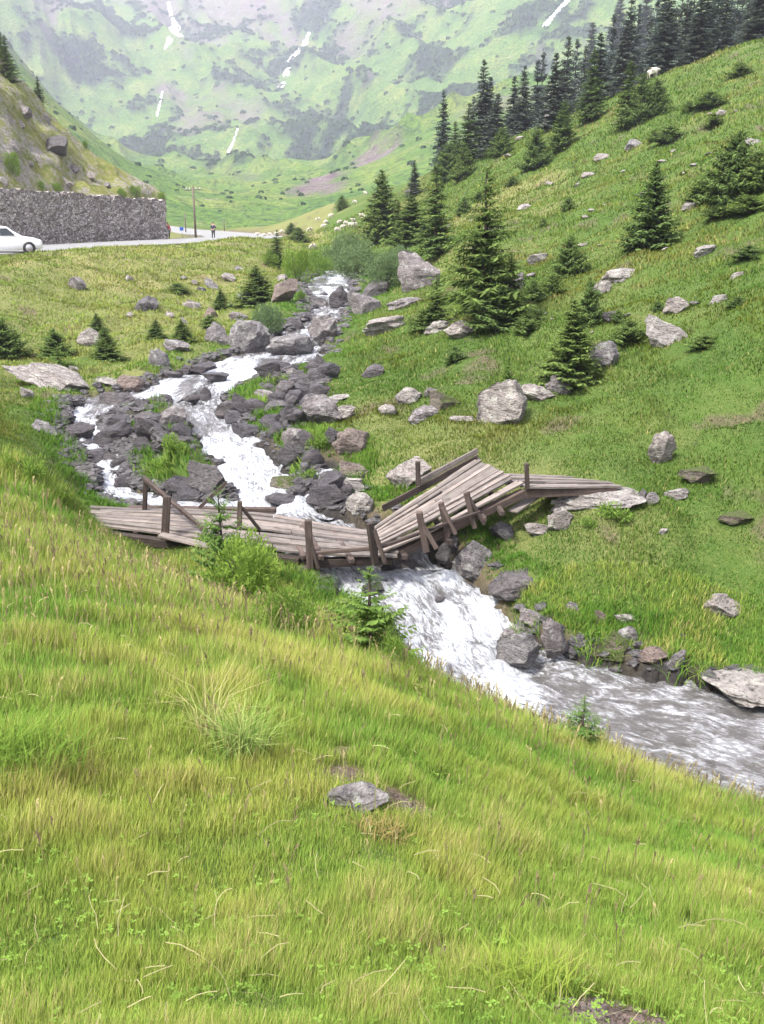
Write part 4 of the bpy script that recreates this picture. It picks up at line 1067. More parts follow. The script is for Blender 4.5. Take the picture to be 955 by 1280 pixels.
# roadside hill vegetation is placed with the hill; ridge forest
FOR = [(690,62,176,30),(668,70,178,30),(652,78,184,26),(716,44,160,30),(727,54,150,24),(745,36,140,30),(760,12,140,34),(776,20,134,32),(790,2,130,34),(806,14,120,34),(822,-8,112,36),(838,4,106,34),(852,-20,100,38),(868,-6,94,34),(884,-26,88,38),(900,-12,82,34),(915,-32,78,38),(930,-16,72,36),(946,-36,66,40),(962,-20,60,38),
       (640,92,186,28),(675,60,160,26),(700,70,150,26),(735,26,130,30),(768,-6,110,32),(800,-20,100,34),(830,-30,90,34),(862,-40,80,34),(892,-44,70,34),(922,-48,60,34),(950,-50,50,36),(610,92,190,28),(590,118,196,26),(705,40,158,28),(980,-40,50,38),(1000,-40,45,38),(782,-14,112,30),(815,-24,100,32),(845,-14,92,30),(876,-22,84,30),(908,-30,72,30),(938,-34,62,32)]
for k, (px, top, base, w) in enumerate(FOR):
    r_ = ray(px, base); q = None
    back = 8 + (k*37 % 60)
    g0 = ground(min(px, 953), base+6)
    if g0 is None: continue
    # stand just behind the ridge line
    y_ = g0[1]+back; x_ = r_[0]/r_[1]*y_; z_ = float(H(x_, y_)); m = rad2px((x_, y_, z_))
    tz = ray(px, top); topz = tz[2]/tz[1]*y_; h = max(topz - z_, 4)
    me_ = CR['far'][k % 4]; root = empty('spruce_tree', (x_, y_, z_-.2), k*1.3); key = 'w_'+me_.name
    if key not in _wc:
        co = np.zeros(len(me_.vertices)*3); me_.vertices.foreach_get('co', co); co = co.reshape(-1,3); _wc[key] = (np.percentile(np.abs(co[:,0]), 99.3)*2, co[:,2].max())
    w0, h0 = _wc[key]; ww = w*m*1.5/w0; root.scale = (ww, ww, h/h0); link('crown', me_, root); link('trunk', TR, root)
    tag(root, ('slender' if w < 29 else 'broad') + ' dark spruce ' + ('in the ' + ('front' if back < 38 else 'rear') + ' rank of the ridge forest, ') + ('left end' if px < 720 else 'middle part' if px < 840 else 'right end'), 'spruce', 'spruces of the ridge forest'); TREES.append(root)

# ------------------------------------------------------------------ grass: one object for each meadow, real blades
def mat_grass():
    g = NT('grass_blades'); c = g.attr('col', 'Color'); nn = g.attr('gn', 'Vector')
    geo = g.t.nodes.new('ShaderNodeNewGeometry')
    mx = g.t.nodes.new('ShaderNodeMix'); mx.data_type = 'VECTOR'; mx.inputs[0].default_value = .35; g.t.links.new(nn, mx.inputs[4]); g.t.links.new(geo.outputs['Normal'], mx.inputs[5])
    nm = g.n('VectorMath', _operation='NORMALIZE'); g.t.links.new(mx.outputs[1], nm.inputs[0])
    d = g.n('BsdfDiffuse', Color=c); t = g.n('BsdfTranslucent', Color=c); m = g.n('MixShader'); m.inputs[0].default_value = .38
    g.t.links.new(nm.outputs[0], d.inputs['Normal'])
    g.t.links.new(d.outputs[0], m.inputs[1]); g.t.links.new(t.outputs[0], m.inputs[2]); g.t.links.new(m.outputs[0], g.out.inputs[0]); return g.m
M_grass = mat_grass()
def blades(name, X, Y, hgt, wid, col, lean, rg, Z=None, tipcol=None, curl=1.0):
    n = len(X); Z = H(X, Y) if Z is None else Z
    e = .25; nx = -(H(X+e, Y)-H(X-e, Y))/(2*e); ny = -(H(X, Y+e)-H(X, Y-e))/(2*e); N = np.stack([nx, ny, np.ones(n)], 1); N /= np.linalg.norm(N, axis=1)[:,None]
    a = rg.uniform(0, 2*np.pi, n); D = np.stack([np.cos(a), np.sin(a), 0*a], 1); S_ = np.stack([-np.sin(a), np.cos(a), 0*a], 1)
    # blades mostly show their flat to all sides; wind bends them slightly to the right
    b = rg.uniform(.15, 1, n)*lean; bend = D*b[:,None] + np.array([.035,.0,0])
    up = N*.35 + np.array([0,0,.65]); P0 = np.stack([X, Y, Z-.01], 1); h = hgt[:,None]; w = wid[:,None]
    P1 = P0 + up*h*.5 + bend*h*.22; P2 = P0 + up*h*(1-.25*b[:,None]*curl) + bend*h*.85
    V = np.stack([P0-S_*w*.5, P0+S_*w*.5, P1+S_*w*.42, P1-S_*w*.42, P2], 1)
    i = np.arange(n)[:,None]*5; F = np.concatenate([i+np.array([0,1,2,3]), i+np.array([3,2,4])], 1)
    sizes = np.tile([4,3], n)
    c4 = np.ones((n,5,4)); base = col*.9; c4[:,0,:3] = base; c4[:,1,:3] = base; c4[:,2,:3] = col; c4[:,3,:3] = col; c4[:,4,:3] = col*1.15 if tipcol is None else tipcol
    gn = np.repeat(N*.8 + np.array([0,0,.2]), 5, axis=0)
    return make_mesh(name, V.reshape(-1,3), F.ravel(), sizes, M_grass, True, {'col': c4.reshape(-1,4), 'gn': gn})
def mixc(a, b, k): return np.array(a)[None]*(1-k[:,None]) + np.array(b)[None]*k[:,None]
def foot_mask(X, Y, k=.38):
    m = np.ones(len(X), bool)
    for a, b, c, d in FOOT:
        if c < .1: continue
        i = (np.abs(X-a) < c*1.1) & (np.abs(Y-b) < d*1.1 + .1)
        if i.any(): m &= ~(i & (((X-a)/(c*k+1e-3))**2 + ((Y-b)/(d*k+1e-3))**2 < 1))
    return m
def interp_mask(M, X, Y):
    az = np.arctan2(X, Y); lr = np.log(np.hypot(X, Y)); i = np.clip(np.searchsorted(az_f, az)-1, 0, len(az_f)-2); j = np.clip(((lr-lr_f[0])/(lr_f[1]-lr_f[0])).astype(int), 0, len(lr_f)-2); return M[i, j]
rg = np.random.default_rng(99)
def sample(n, r0, r1, a0=-30, a1=30, pw=1.0):
    az = np.radians(rg.uniform(a0, a1, n)); lr = np.log(r0) + (np.log(r1)-np.log(r0))*rg.uniform(0, 1, n)**pw; r_ = np.exp(lr); return np.sin(az)*r_, np.cos(az)*r_, r_
X, Y, r_ = sample(820000, 1.0, 14.5, pw=.8)
for a0_, a1_ in ((-80, -29), (29, 75)):      # the bank goes on to both sides of the view
    xa, ya, ra = sample(150000, 1.1, 12, a0_, a1_, pw=.8); X, Y, r_ = np.concatenate([X, xa]), np.concatenate([Y, ya]), np.concatenate([r_, ra])
sg = interp_mask(Sg, X, Y); er = interp_mask(dirt, X, Y); keep = (sg > .25) & (rg.uniform(0,1,len(X)) > er*1.05) & foot_mask(X, Y)
nearbank = ~((X > -.5) & (Y > 12 + 0*X) & (sg < 9)) 
X, Y, r_, sg = X[keep], Y[keep], r_[keep], sg[keep]
c1 = fbm(X/1.1, Y/1.1, seed=71); c2 = fbm(X/.28, Y/.28, seed=72); c3 = fbm(X/3.5, Y/3.5, seed=73, octs=2)
yel = np.clip(.42 + 1.0*c1 + .6*c2 + .25*sstep(6, 2, r_) , 0, 1); dryk = np.clip(sstep(.12,.5, c1*.7+c2*.6 + .10*sstep(5,2.2,r_)), 0, 1)
col = mixc((.15,.265,.04), (.31,.35,.07), yel); pick = rg.uniform(0,1,len(X)) < (.06 + .26*dryk)
col[pick] = mixc((.36,.33,.11), (.50,.41,.19), rg.uniform(0,1,pick.sum()))
lush = sstep(.0,.3, fbm(X/.9+3, Y/.9, seed=75)) * (~pick); col = col*(1-.35*lush[:,None]) + np.array([.12,.27,.04])*.35*lush[:,None]
col *= rg.uniform(.75, 1.25, (len(X),1))
hg = (.022 + .0155*r_**.95)*np.clip(1 + .9*c2 + .5*c1, .35, 2)*rg.uniform(.6,1.35,len(X)); hg = np.minimum(hg, .27)
farbank = (Y > 11.5) & (X > -2) ; hg[farbank] *= .6
ww = (.00065 + .00048*r_)*rg.uniform(.7,1.4,len(X))
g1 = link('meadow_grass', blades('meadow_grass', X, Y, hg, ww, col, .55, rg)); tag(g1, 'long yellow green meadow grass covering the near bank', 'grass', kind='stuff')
X, Y, r_ = sample(620000, 11, 100, pw=1.1)
for a0_, a1_ in ((-50, -29), (29, 50)):
    xa, ya, ra = sample(70000, 11, 60, a0_, a1_, pw=1.1); X, Y, r_ = np.concatenate([X, xa]), np.concatenate([Y, ya]), np.concatenate([r_, ra])
D_ = CH_D[0]; ki = rg.integers(5, len(D_)-5, 26000); tt = D_[ki+2,:2]-D_[ki-2,:2]; tt /= np.linalg.norm(tt, axis=1)[:,None]; oo = D_[ki,3] + rg.uniform(.25, 1.3, len(ki)); sd_ = np.where(tt[:,1] > 0, 1, -1)
bx, by = D_[ki,0]-tt[:,1]*oo, D_[ki,1]+tt[:,0]*oo; okb = (by > 10.5) & (by < 24); X = np.concatenate([X, bx[okb]]); Y = np.concatenate([Y, by[okb]])
for a_, b_, c_, d__ in FOOT:
    if c_ > .13 and math.hypot(a_, b_) > 9 and river_query(np.array([a_]), np.array([b_]))[0][0] > .5:
        n_ = int(60+120*min(c_,1)); t_ = rg.uniform(0, 6.28, n_); k_ = rg.uniform(.8, 1.25, n_); X = np.concatenate([X, a_+np.cos(t_)*c_*k_]); Y = np.concatenate([Y, b_+np.sin(t_)*d__*k_]); r_ = np.hypot(X, Y)
sg = interp_mask(Sg, X, Y); rd = interp_mask(rd_s, X, Y); er = interp_mask(earth, X, Y); keep = (sg > .18) & (interp_mask(rub, X, Y) < .4) & (rd > 5) & (rg.uniform(0,1,len(X)) > er*.6) & foot_mask(X, Y)
X, Y, r_, sg = X[keep], Y[keep], r_[keep], sg[keep]
c1 = fbm(X/5, Y/5, seed=81); c2 = fbm(X/.8, Y/.8, seed=82); right = (X > 0)
yel = np.clip(.30 + .7*c1 + .5*c2 + .45*((X < -5) & (Y > 31)), 0, 1)
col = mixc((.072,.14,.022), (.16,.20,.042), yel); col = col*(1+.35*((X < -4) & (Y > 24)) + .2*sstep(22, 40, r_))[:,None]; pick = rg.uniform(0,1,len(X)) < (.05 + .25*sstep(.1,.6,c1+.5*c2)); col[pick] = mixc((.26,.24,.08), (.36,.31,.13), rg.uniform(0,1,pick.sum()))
c4_ = fbm(X/.9+7, Y/.9, seed=83); c5_ = fbm(X/2.2, Y/2.2, seed=84); col = col*(1-.3*sstep(.0,.4,c5_)[:,None]) + np.array([.03,.02,.0])*sstep(.1,.4,c5_)[:,None]; col = col*(1-.25*sstep(.05,.35,c4_)[:,None]); lush = sstep(2.2,.5,sg)*.6; col = col*(1-lush[:,None]) + np.array([.085,.21,.025])*lush[:,None]
col *= rg.uniform(.7,1.25,(len(X),1))
hg = (.055 + .0015*r_ + .09*(sg < 1.0)*(r_ < 26))*np.clip(1+1.0*c2, .4, 2)*rg.uniform(.6,1.3,len(X)); ww = .0008*r_*rg.uniform(.7,1.3,len(X))
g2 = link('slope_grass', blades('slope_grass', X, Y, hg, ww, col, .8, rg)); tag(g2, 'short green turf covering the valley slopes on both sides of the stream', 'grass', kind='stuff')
# flowering stalks along the crest of the near bank
def stalks(n):
    V, F, Cc, Gn = [], [], [], []; sizes = []; b = 0
    X, Y, r_ = sample(n*3, 2.2, 13); crest = np.array([-.27*1, 0])
    px = X/(Y*CP + 4*SP)*FPX + PW/2
    w = sstep(4.5, 9, r_)*1.0 + .05; sg_ = interp_mask(Sg, X, Y); ok = (rg.uniform(0,1,len(X)) < w) & (sg_ > .6) & ((Y < 11.6) | (X < -2.5)); X, Y, r_ = X[ok][:n], Y[ok][:n], r_[ok][:n]
    Z = H(X, Y)
    for x, y, z, r0 in zip(X, Y, Z, r_):
        h = rg.uniform(.18,.40)*(.42+.05*r0); a = rg.uniform(0,6.28); ln = rg.uniform(.05,.35); dx, dy = math.cos(a)*ln*h+.04*h, math.sin(a)*ln*h*.6
        tone = rg.uniform(); c = np.array([.30,.26,.12])*(1-tone) + np.array([.16,.11,.08])*tone if rg.uniform() < .75 else np.array([.45,.38,.18])
        st = .0009+.00042*r0
        p0 = np.array([x,y,z]); p1 = p0+[dx*.35,dy*.35,h*.55]; p2 = p0+[dx,dy,h]; s = np.array([st,0,0])
        V += [p0-s, p0+s, p1+s*.8, p1-s*.8, p2+s*.6, p2-s*.6]; F += [b,b+1,b+2,b+3, b+3,b+2,b+4,b+5]; sizes += [4,4]; gc = np.array([.16,.2,.05]); Cc += [gc,gc,gc*.8+c*.2,gc*.8+c*.2,c,c]; b += 6
        hd = p2 - p1; hd /= np.linalg.norm(hd); hl = rg.uniform(.05,.10)*h*3
        for q in range(5):    # plume
            a2 = q*1.3+a; side = np.array([math.cos(a2), math.sin(a2), .5])*hl*.14*rg.uniform(.6,1.2); pb = p2 - hd*hl*(1-q/5)
            V += [pb, pb+side+hd*hl*.12+s*1.2, pb+side*1.1+hd*hl*.32, pb+hd*hl*.15-s*1.2]; F += [b,b+1,b+2,b+3]; sizes += [4]; Cc += [c]*4; b += 4
    V = np.array(V); C4 = np.ones((len(V),4)); C4[:,:3] = np.array(Cc); gn = np.tile([0,0,1.0], (len(V),1))
    return make_mesh('seed_stalks', V, np.array(F), np.array(sizes), M_grass, True, {'col': C4, 'gn': gn})
tag(link('seed_stalks', stalks(2800)), 'brown and straw coloured flowering grass stalks rising above the near bank', 'grass', kind='stuff')
def tuft(px, py, n, h, spread, c0, c1, name, label, wmul=1.0):
    q = ground(px, py); a = rg.uniform(0,6.28,n); rr = spread*rg.uniform(0,1,n)**.7; X = q[0]+np.cos(a)*rr; Y = q[1]+np.sin(a)*rr
    r0 = np.hypot(q[0], q[1]); o = link(name, blades(name, X, Y, h*rg.uniform(.55,1.15,n), (.0014+.0009*r0)*wmul*rg.uniform(.7,1.3,n), mixc(c0, c1, rg.uniform(0,1,n)), 1.15, rg, curl=1.3)); tag(o, label, 'grass tuft'); return o
tuft(302,950,300,.34,.11,(.15,.30,.05),(.38,.40,.14),'grass_tuft','large arching pale green tuft in the middle of the near bank')
tuft(258,925,60,.5,.05,(.36,.34,.14),(.5,.45,.2),'grass_tuft','straw coloured stalks bending left beside the large arching tuft')
tuft(20,965,700,.30,.28,(.11,.20,.03),(.20,.29,.05),'grass_tuft','tall deep green grass clump at the left edge')
tuft(660,1240,260,.16,.12,(.2,.3,.04),(.3,.36,.07),'grass_tuft','bright tuft beside the bare soil at the bottom')
tuft(480,1045,200,.10,.10,(.2,.17,.06),(.34,.28,.1),'grass_tuft','brownish tuft below the foreground rock')
for px, py, n_, lab in ((215,572,380,'long grass on the islet above the left deck'),(320,508,300,'grass crowning the mid stream islet'),(200,590,340,'long grass at the front of the islet above the left deck'),(370,598,260,'grass on the mossy rock by the right rivulet'),(345,480,160,'grass at the back of the rubble bar'),(398,545,220,'grass between the leaning slabs of the right bank'),(650,835,120,'grass tuft hanging in the rock pile by the pool'),(745,828,160,'grass tuft drooping over the mossy pool boulder'),(858,842,160,'grass tuft at the waterline left of the long pale block')):
    tuft(px, py, n_, .32, .35, (.08,.2,.025), (.22,.28,.06), 'grass_tuft', lab, 1.1)

# low broad leaved herbs and dead straws between the grass
def herbs(n):
    X, Y, r_ = sample(n, 1.3, 9, pw=.9); k = fbm(X/.45, Y/.45, seed=88) + .25*(X < -.3)*(r_ < 3.2) + rg.normal(0,.08,n) > .16; X, Y, r_ = X[k], Y[k], r_[k]; Q, Cc = [], []
    Z = H(X, Y)
    for x, y, z, r0 in zip(X, Y, Z, r_):
        s = rg.uniform(.0028,.006)*(1+.10*r0); h = rg.uniform(.012,.045); c = np.array([.17,.27,.05])*rg.uniform(.7,1.4)
        a0 = rg.uniform(0,6.28)
        for j in range(3):
            a = a0 + j*2.1 + rg.uniform(-.3,.3); d = np.array([math.cos(a), math.sin(a), rg.uniform(-.1,.4)]); p = np.array([x,y,z+h]); sd = np.array([-d[1], d[0], .1])
            Q.append([p, p+d*s+sd*s*.7, p+d*s*2, p+d*s-sd*s*.7]); Cc += [c]*4
    Q = np.array(Q); C4 = np.ones((len(Q)*4,4)); C4[:,:3] = np.array(Cc)
    return make_mesh('meadow_herbs', Q.reshape(-1,3), np.arange(len(Q)*4), np.full(len(Q),4), M_grass, False, {'col': C4, 'gn': np.tile([0,-.3,.95], (len(Q)*4,1))})
tag(link('meadow_herbs', herbs(5200)), 'small clover and herb leaves among the near grass', 'herbs', kind='stuff')
def straws(n):
    X, Y, r_ = sample(n, 1.3, 8, pw=.9); Z = H(X, Y); Q, Cc = [], []
    for x, y, z, r0 in zip(X, Y, Z, r_):
        a = rg.uniform(0,6.28); L = rg.uniform(.04,.14); w = .0004+.00028*r0; c = np.array([.38,.34,.18])*rg.uniform(.7,1.2); p = np.array([x,y,z+rg.uniform(.02,.07)]); b = rg.uniform(-.3,.6)
        for j in range(3):
            d = np.array([math.cos(a), math.sin(a), b]); q = p + d*L/3; sd = np.array([-d[1]*w, d[0]*w, w*.6]); Q.append([p-sd, p+sd, q+sd, q-sd]); Cc += [c]*4; p = q; a += rg.uniform(-.35,.35); b -= .25
    Q = np.array(Q); C4 = np.ones((len(Q)*4,4)); C4[:,:3] = np.array(Cc)
    return make_mesh('dead_straw', Q.reshape(-1,3), np.arange(len(Q)*4), np.full(len(Q),4), M_grass, False, {'col': C4, 'gn': np.tile([0,-.2,.97], (len(Q)*4,1))})
tag(link('dead_straw', straws(420)), 'pale dead straws lying across the near grass', 'straw', kind='stuff')
pg_ = np.random.default_rng(4); PX, PY = [], []
for px, py, rr, n_ in ((740,1262,.13,260),(775,1275,.12,180),(855,1160,.07,60),(430,970,.14,140),(505,1005,.12,90),(560,1190,.05,40)):
    q = ground(px, py); t_ = pg_.uniform(0,6.28,n_); e_ = rr*pg_.uniform(0,1,n_)**.6; PX.append(q[0]+np.cos(t_)*e_); PY.append(q[1]+np.sin(t_)*e_)
PX, PY = np.concatenate(PX), np.concatenate(PY); PZ = H(PX, PY); v0, f0 = ICO[2]; m0 = len(v0); sz = pg_.uniform(.002,.009,len(PX))
VV = v0[None]*(sz[:,None]*np.array([1,1,.6]))[:,None,:]*(1+.2*pg_.normal(size=(len(PX), m0, 1))) + np.stack([PX,PY,PZ],1)[:,None,:]
FF = (f0[None] + (np.arange(len(PX))*m0)[:,None,None]).reshape(-1,3)
tag(link('soil_crumbs', make_mesh('soil_crumbs', VV.reshape(-1,3), FF, np.full(len(FF),3), RK['b'], False)), 'earth crumbs and grit on the bare soil patches of the near bank', 'soil', kind='stuff')

# ------------------------------------------------------------------ retaining wall and the hill above it
def mat_masonry():
    g = NT('rubble_masonry'); v = g.coord(); 
    nz = g.noise(v, 1.2, 3)
    vo = g.n('TexVoronoi', Scale=3.4, _feature='DISTANCE_TO_EDGE'); vc = g.n('TexVoronoi', Scale=3.4)
    mpv = g.t.nodes.new('ShaderNodeMapping'); mpv.inputs['Scale'].default_value = (1,1,1.5); g.t.links.new(v, mpv.inputs[0])
    g.t.links.new(mpv.outputs[0], vo.inputs['Vector']); g.t.links.new(mpv.outputs[0], vc.inputs['Vector'])
    bw = g.n('RGBToBW'); g.t.links.new(vc.outputs['Color'], bw.inputs[0])
    c = g.ramp(bw.outputs[0], [(.1,(.16,.135,.125)),(.45,(.32,.28,.255)),(.7,(.44,.39,.36)),(.95,(.58,.54,.50))])
    c = g.mix(g.ramp(vo.outputs[0], [(.02,1.),(.08,0.)]), c, (.05,.04,.04)); st = g.noise(g.coord((.5,.5,.1)), 1.3, 4)
    c = g.mix(g.ramp(st, [(.5,0.),(.7,.5)]), c, (.10,.075,.07))
    g.bsdf(c, .9, g.bump(vo.outputs[0], 1.0, .15)); return g.m
wallp = [at(-420,309,44), at(-150,305,58), at(0,301,72), at(100,300.5,85), at(207,300,97)]
wtop = [at(-420,212,44), at(-150,226,58), at(0,236,72), at(100,243,85), at(207,251,97)]
def along(P, t):
    P = np.array(P); k = t*(len(P)-1); i = min(int(k), len(P)-2); return P[i]*(1-(k-i)) + P[i+1]*(k-i)
NS, NH = 260, 26
vv = []
for i in range(NS):
    t = i/(NS-1); b, tp = along(wallp, t), along(wtop, t); b = b + [0,0,-.6]
    for j in range(NH):
        f = j/(NH-1); p = b*(1-f) + tp*f; p[:2] -= wn*(-.35*(1-f)); vv.append(p)
vv = np.array(vv); dn = .10*vnoise(vv[:,0]*2.2+vv[:,1]*2.2, vv[:,2]*3, seed=5) + .05*vnoise(vv[:,1]*6, vv[:,2]*7, seed=6); vv[:,:2] += np.outer(dn, wn)
vv = vv.reshape(NS, NH, 3); tj_ = (.13*np.round(vnoise(np.arange(NS)/3.1, np.arange(NS)*0., seed=71)*2)/2 + .05*vnoise(np.arange(NS)/1.1, np.arange(NS)*0., seed=72)); vv[...,2] += tj_[:,None]*np.linspace(0,1,NH)[None]**3; back = vv[:, -1:, :].copy(); capz = back.copy(); capz[...,2] += .05; back2 = back.copy(); back2[...,:2] -= wn*.9
full = np.concatenate([vv, capz + np.append(wn*.03, 0), capz + np.append(-wn*.8, .0) , back2 + np.array([0,0,-1.0])], 1)
ff = grid_faces(*full.shape[:2]); 
V = full.reshape(-1,3)
# end face at the right end
end = vv[-1]; e2 = end.copy(); e2[:,:2] += -wn*7 + wd*1.0; base = len(V); V = np.vstack([V, end, e2]); nh = len(end)
ef = np.array([[base+j, base+j+1, base+nh+j+1, base+nh+j] for j in range(nh-1)])
ff = np.vstack([ff, ef]); w_o = link('retaining_wall', make_mesh('retaining_wall', V, ff, np.full(len(ff), 4), mat_masonry(), False)); tag(w_o, 'long rubble stone retaining wall behind the road under the hillside', 'wall')
def mat_hill():
    g = NT('roadside_hillside'); v = g.coord(); a = g.noise(v, .25, 6, .7); b = g.noise(v, 1.6, 6, .75); c = g.noise(v, 5, 5, .7)
    gr = g.ramp(b, [(.35,(.11,.14,.03)),(.55,(.22,.22,.06)),(.7,(.32,.29,.14))]); rk = g.ramp(c, [(.35,(.13,.11,.105)),(.55,(.30,.27,.25)),(.7,(.46,.44,.41))])
    m = g.ramp(g.math('ADD', g.math('MULTIPLY', a, .5), g.math('MULTIPLY', b, .5)), [(.47,0.),(.56,1.)])
    g.bsdf(g.mix(m, gr, rk), .95, g.bump(g.math('ADD', b, c), .8, .25), .2); return g.m
top = [at(-420,-190,66), at(-150,-70,84), at(-30,40,93), at(0,80,95), at(48,128,97), at(85,170,99), at(125,203,99.5), at(160,222,99.5), at(207,249,98.5)]
tpar = [0,.36,.58,.64,.74,.82,.89,.94,1.0]
bt = np.linspace(0,1,90); M_ = 60; hv = []
for t in bt:
    b = along(wtop, t).copy(); b[:2] -= wn*.5; b[2] -= .05
    k = np.searchsorted(tpar, t); k = min(max(k,1), len(tpar)-1); u = (t-tpar[k-1])/(tpar[k]-tpar[k-1]); tp = top[k-1]*(1-u)+top[k]*u
    bk = tp + np.array([-14., 16., -(tp[2]+6)])
    for j in range(M_):
        f = j/(M_-1)
        if f < .7: s = f/.7; p = b*(1-s)+tp*s; p[2] += .06*np.linalg.norm(tp-b)*math.sin(math.pi*s)
        else: s = (f-.7)/.3; p = tp*(1-s)+bk*s; p[2] += 1.5*math.sin(math.pi*s)
        hv.append(p)
hv = np.array(hv); amp = .9*fbm(hv[:,0]/3, hv[:,1]/3, hv[:,2]/3, 5, 33) + .35*np.abs(fbm(hv[:,0]/.9, hv[:,1]/.9, hv[:,2]/.9, 3, 35))
edge = np.tile(np.clip(np.arange(M_)/6, 0, 1), 90); hv[:,2] += amp*edge; hv[:,0] += .5*amp*edge
ff = grid_faces(90, M_); hill = link('hillside', make_mesh('hillside', hv, ff, np.full(len(ff), 4), mat_hill(), True)); tag(hill, kind='structure')
HV = hv.reshape(90, M_, 3)
def hillpt(px, py):      # nearest hill vertex seen near that pixel
    P = HV[:, :43].reshape(-1,3); dep = P[:,1]*CP - P[:,2]*SP; u = P[:,0]/dep*FPX+PW/2; vv_ = PH/2 - (P[:,1]*SP + P[:,2]*CP)/dep*FPX
    return P[np.argmin((u-px)**2+(vv_-py)**2)]
def on_hill_tree(px, py, h, w, kind, name, label, cat):
    q = hillpt(px, py); m = rad2px(q); isb = kind in BU; me_ = (BU if isb else CR)[kind][0]; key = 'w_'+me_.name
    if key not in _wc:
        co = np.zeros(len(me_.vertices)*3); me_.vertices.foreach_get('co', co); co = co.reshape(-1,3); _wc[key] = (np.percentile(np.abs(co[:,0]), 99.3)*2, co[:,2].max())
    w0, h0 = _wc[key]; root = empty(name, (q[0],q[1],q[2]-.2), px*.1); root.scale = (w*m/w0, w*m/w0, h*m/h0); link('crown', me_, root); link('stem' if isb else 'trunk', ST if isb else TR2, root); tag(root, label, cat)
on_hill_tree(12,100,56,28,'slim','spruce_tree','green spruce at the top left corner on the roadside hill','spruce')
on_hill_tree(3,84,44,24,'slim','spruce_tree','spruce cut by the left edge on the roadside hill','spruce')
on_hill_tree(49,128,34,16,'slim','spruce_tree','small spruce alone on the skyline of the roadside hill','spruce')
on_hill_tree(15,218,32,24,'leafy','leafy_shrub','round green bush in the scree of the roadside hill','shrub')
on_hill_tree(54,237,12,14,'leafy','leafy_shrub','left small bush on top of the retaining wall','shrub')
on_hill_tree(71,237,12,16,'leafy','leafy_shrub','second small bush on top of the retaining wall','shrub')
on_hill_tree(150,245,14,16,'leafy','leafy_shrub','small bush above the middle of the retaining wall','shrub')
on_hill_tree(172,246,18,20,'leafy','leafy_shrub','bright bush near the end of the retaining wall','shrub')
on_hill_tree(205,258,16,14,'leafy','leafy_shrub','dark bush hanging over the right end of the retaining wall','shrub')
on_hill_tree(110,178,12,8,'leafy','leafy_shrub','tiny bush on the skyline of the roadside hill','shrub')
for k, (px, py, w, h, kd, lab) in enumerate(((72,190,30,24,'d','dark jutting rock on the roadside hill'),(8,92,22,20,'b','brown rock at the top left corner'),(30,145,20,12,'g','grey rock high on the roadside hill'),(60,150,12,8,'l','pale small rock high on the roadside hill'),(28,160,10,8,'l','pale chip of rock under the grey hill rock'),(6,228,14,9,'l','pale stone on top of the wall at the left edge'),(95,215,14,8,'g','grey stone in the scree of the roadside hill'),(115,225,12,8,'l','light stone in the scree above the wall'),(135,232,10,6,'g','small stone in the scree above the wall'),(40,205,10,7,'l','light stone left of the dark jutting rock'),(84,232,14,7,'l','light stone just above the wall'),(20,185,16,10,'g','weathered stone left on the roadside hill'))):
    q = hillpt(px, py); m = rad2px(q); put_rock((q[0], q[1], q[2]), w*m, w*m*.7, h*m, 30, kd, B_, k+1, 3, lab, None, .4, 'boulder' if w > 18 else 'stone')

# ------------------------------------------------------------------ things by the road
def flat_mat(name, col, rough=.6, noise=0.15, metal=0.0):
    g = NT(name); n = g.noise(g.coord(), 8, 4); c = g.ramp(n, [(.3, tuple(k*(1-noise) for k in col)), (.7, tuple(min(1,k*(1+noise)) for k in col))]); g.bsdf(c, rough, None, .5, Metallic=metal); return g.m
M_white = flat_mat('white_paint', (.78,.79,.78), .25, .02); M_glass = flat_mat('dark_glass', (.02,.025,.03), .08, .1); M_rub = flat_mat('rubber', (.02,.02,.02), .8)
M_rim = flat_mat('wheel_metal', (.45,.45,.46), .35, .05, .6); M_red = flat_mat('red_lens', (.45,.03,.02), .25); M_clear = flat_mat('clear_lens', (.6,.62,.62), .15); M_black = flat_mat('black_plastic', (.03,.03,.03), .6)
M_pole = flat_mat('old_pole_wood', (.13,.10,.08), .9, .35); M_blue = flat_mat('blue_enamel', (.03,.10,.45), .4); M_steel = flat_mat('galvanised_steel', (.35,.36,.36), .5)
cq_ = ground(8, 318); 
car = empty('parked_car', (cq_[0], 57.0, cq_[2]), R(22)); car.location = (cq_[0], cq_[1], float(H(cq_[0], cq_[1]))+.02)
car.scale = (1.05, 1.05, 1.16); tag(car, 'white saloon car on the road verge cut by the left edge', 'car')
def car_ring(x, hw, zb, zt, tum=.9):  # cross section at station x
    return [(x,-hw*.92,zb),(x,-hw,zb+.12),(x,-hw,zb+(zt-zb)*.6),(x,-hw*tum,zt),(x,hw*tum,zt),(x,hw,zb+(zt-zb)*.6),(x,hw,zb+.12),(x,hw*.92,zb)]
mb = MB(); mb.loft([car_ring(*a) for a in ((-2.12,.62,.38,.72),(-2.06,.76,.28,.92),(-1.9,.82,.24,.98),(-1.45,.845,.22,1.0),(-.9,.85,.22,.97),(0,.85,.22,.95),(.8,.85,.22,.93),(1.0,.85,.22,.92),(1.6,.83,.24,.84),(1.95,.78,.26,.74),(2.08,.66,.32,.62))])
mb.build('body', M_white, car, True, .03)
mb = MB(); 
def cab(x0, x1, z, hw): return [(x0,-hw,z),(x1,-hw,z),(x1,hw,z),(x0,hw,z)]
mb.loft([cab(-1.62,1.02,.93,.78), cab(-1.2,.5,1.2,.70), cab(-1.0,.22,1.40,.62), cab(-.8,-.05,1.45,.52)])
mb.build('roof', M_white, car, True, .03)
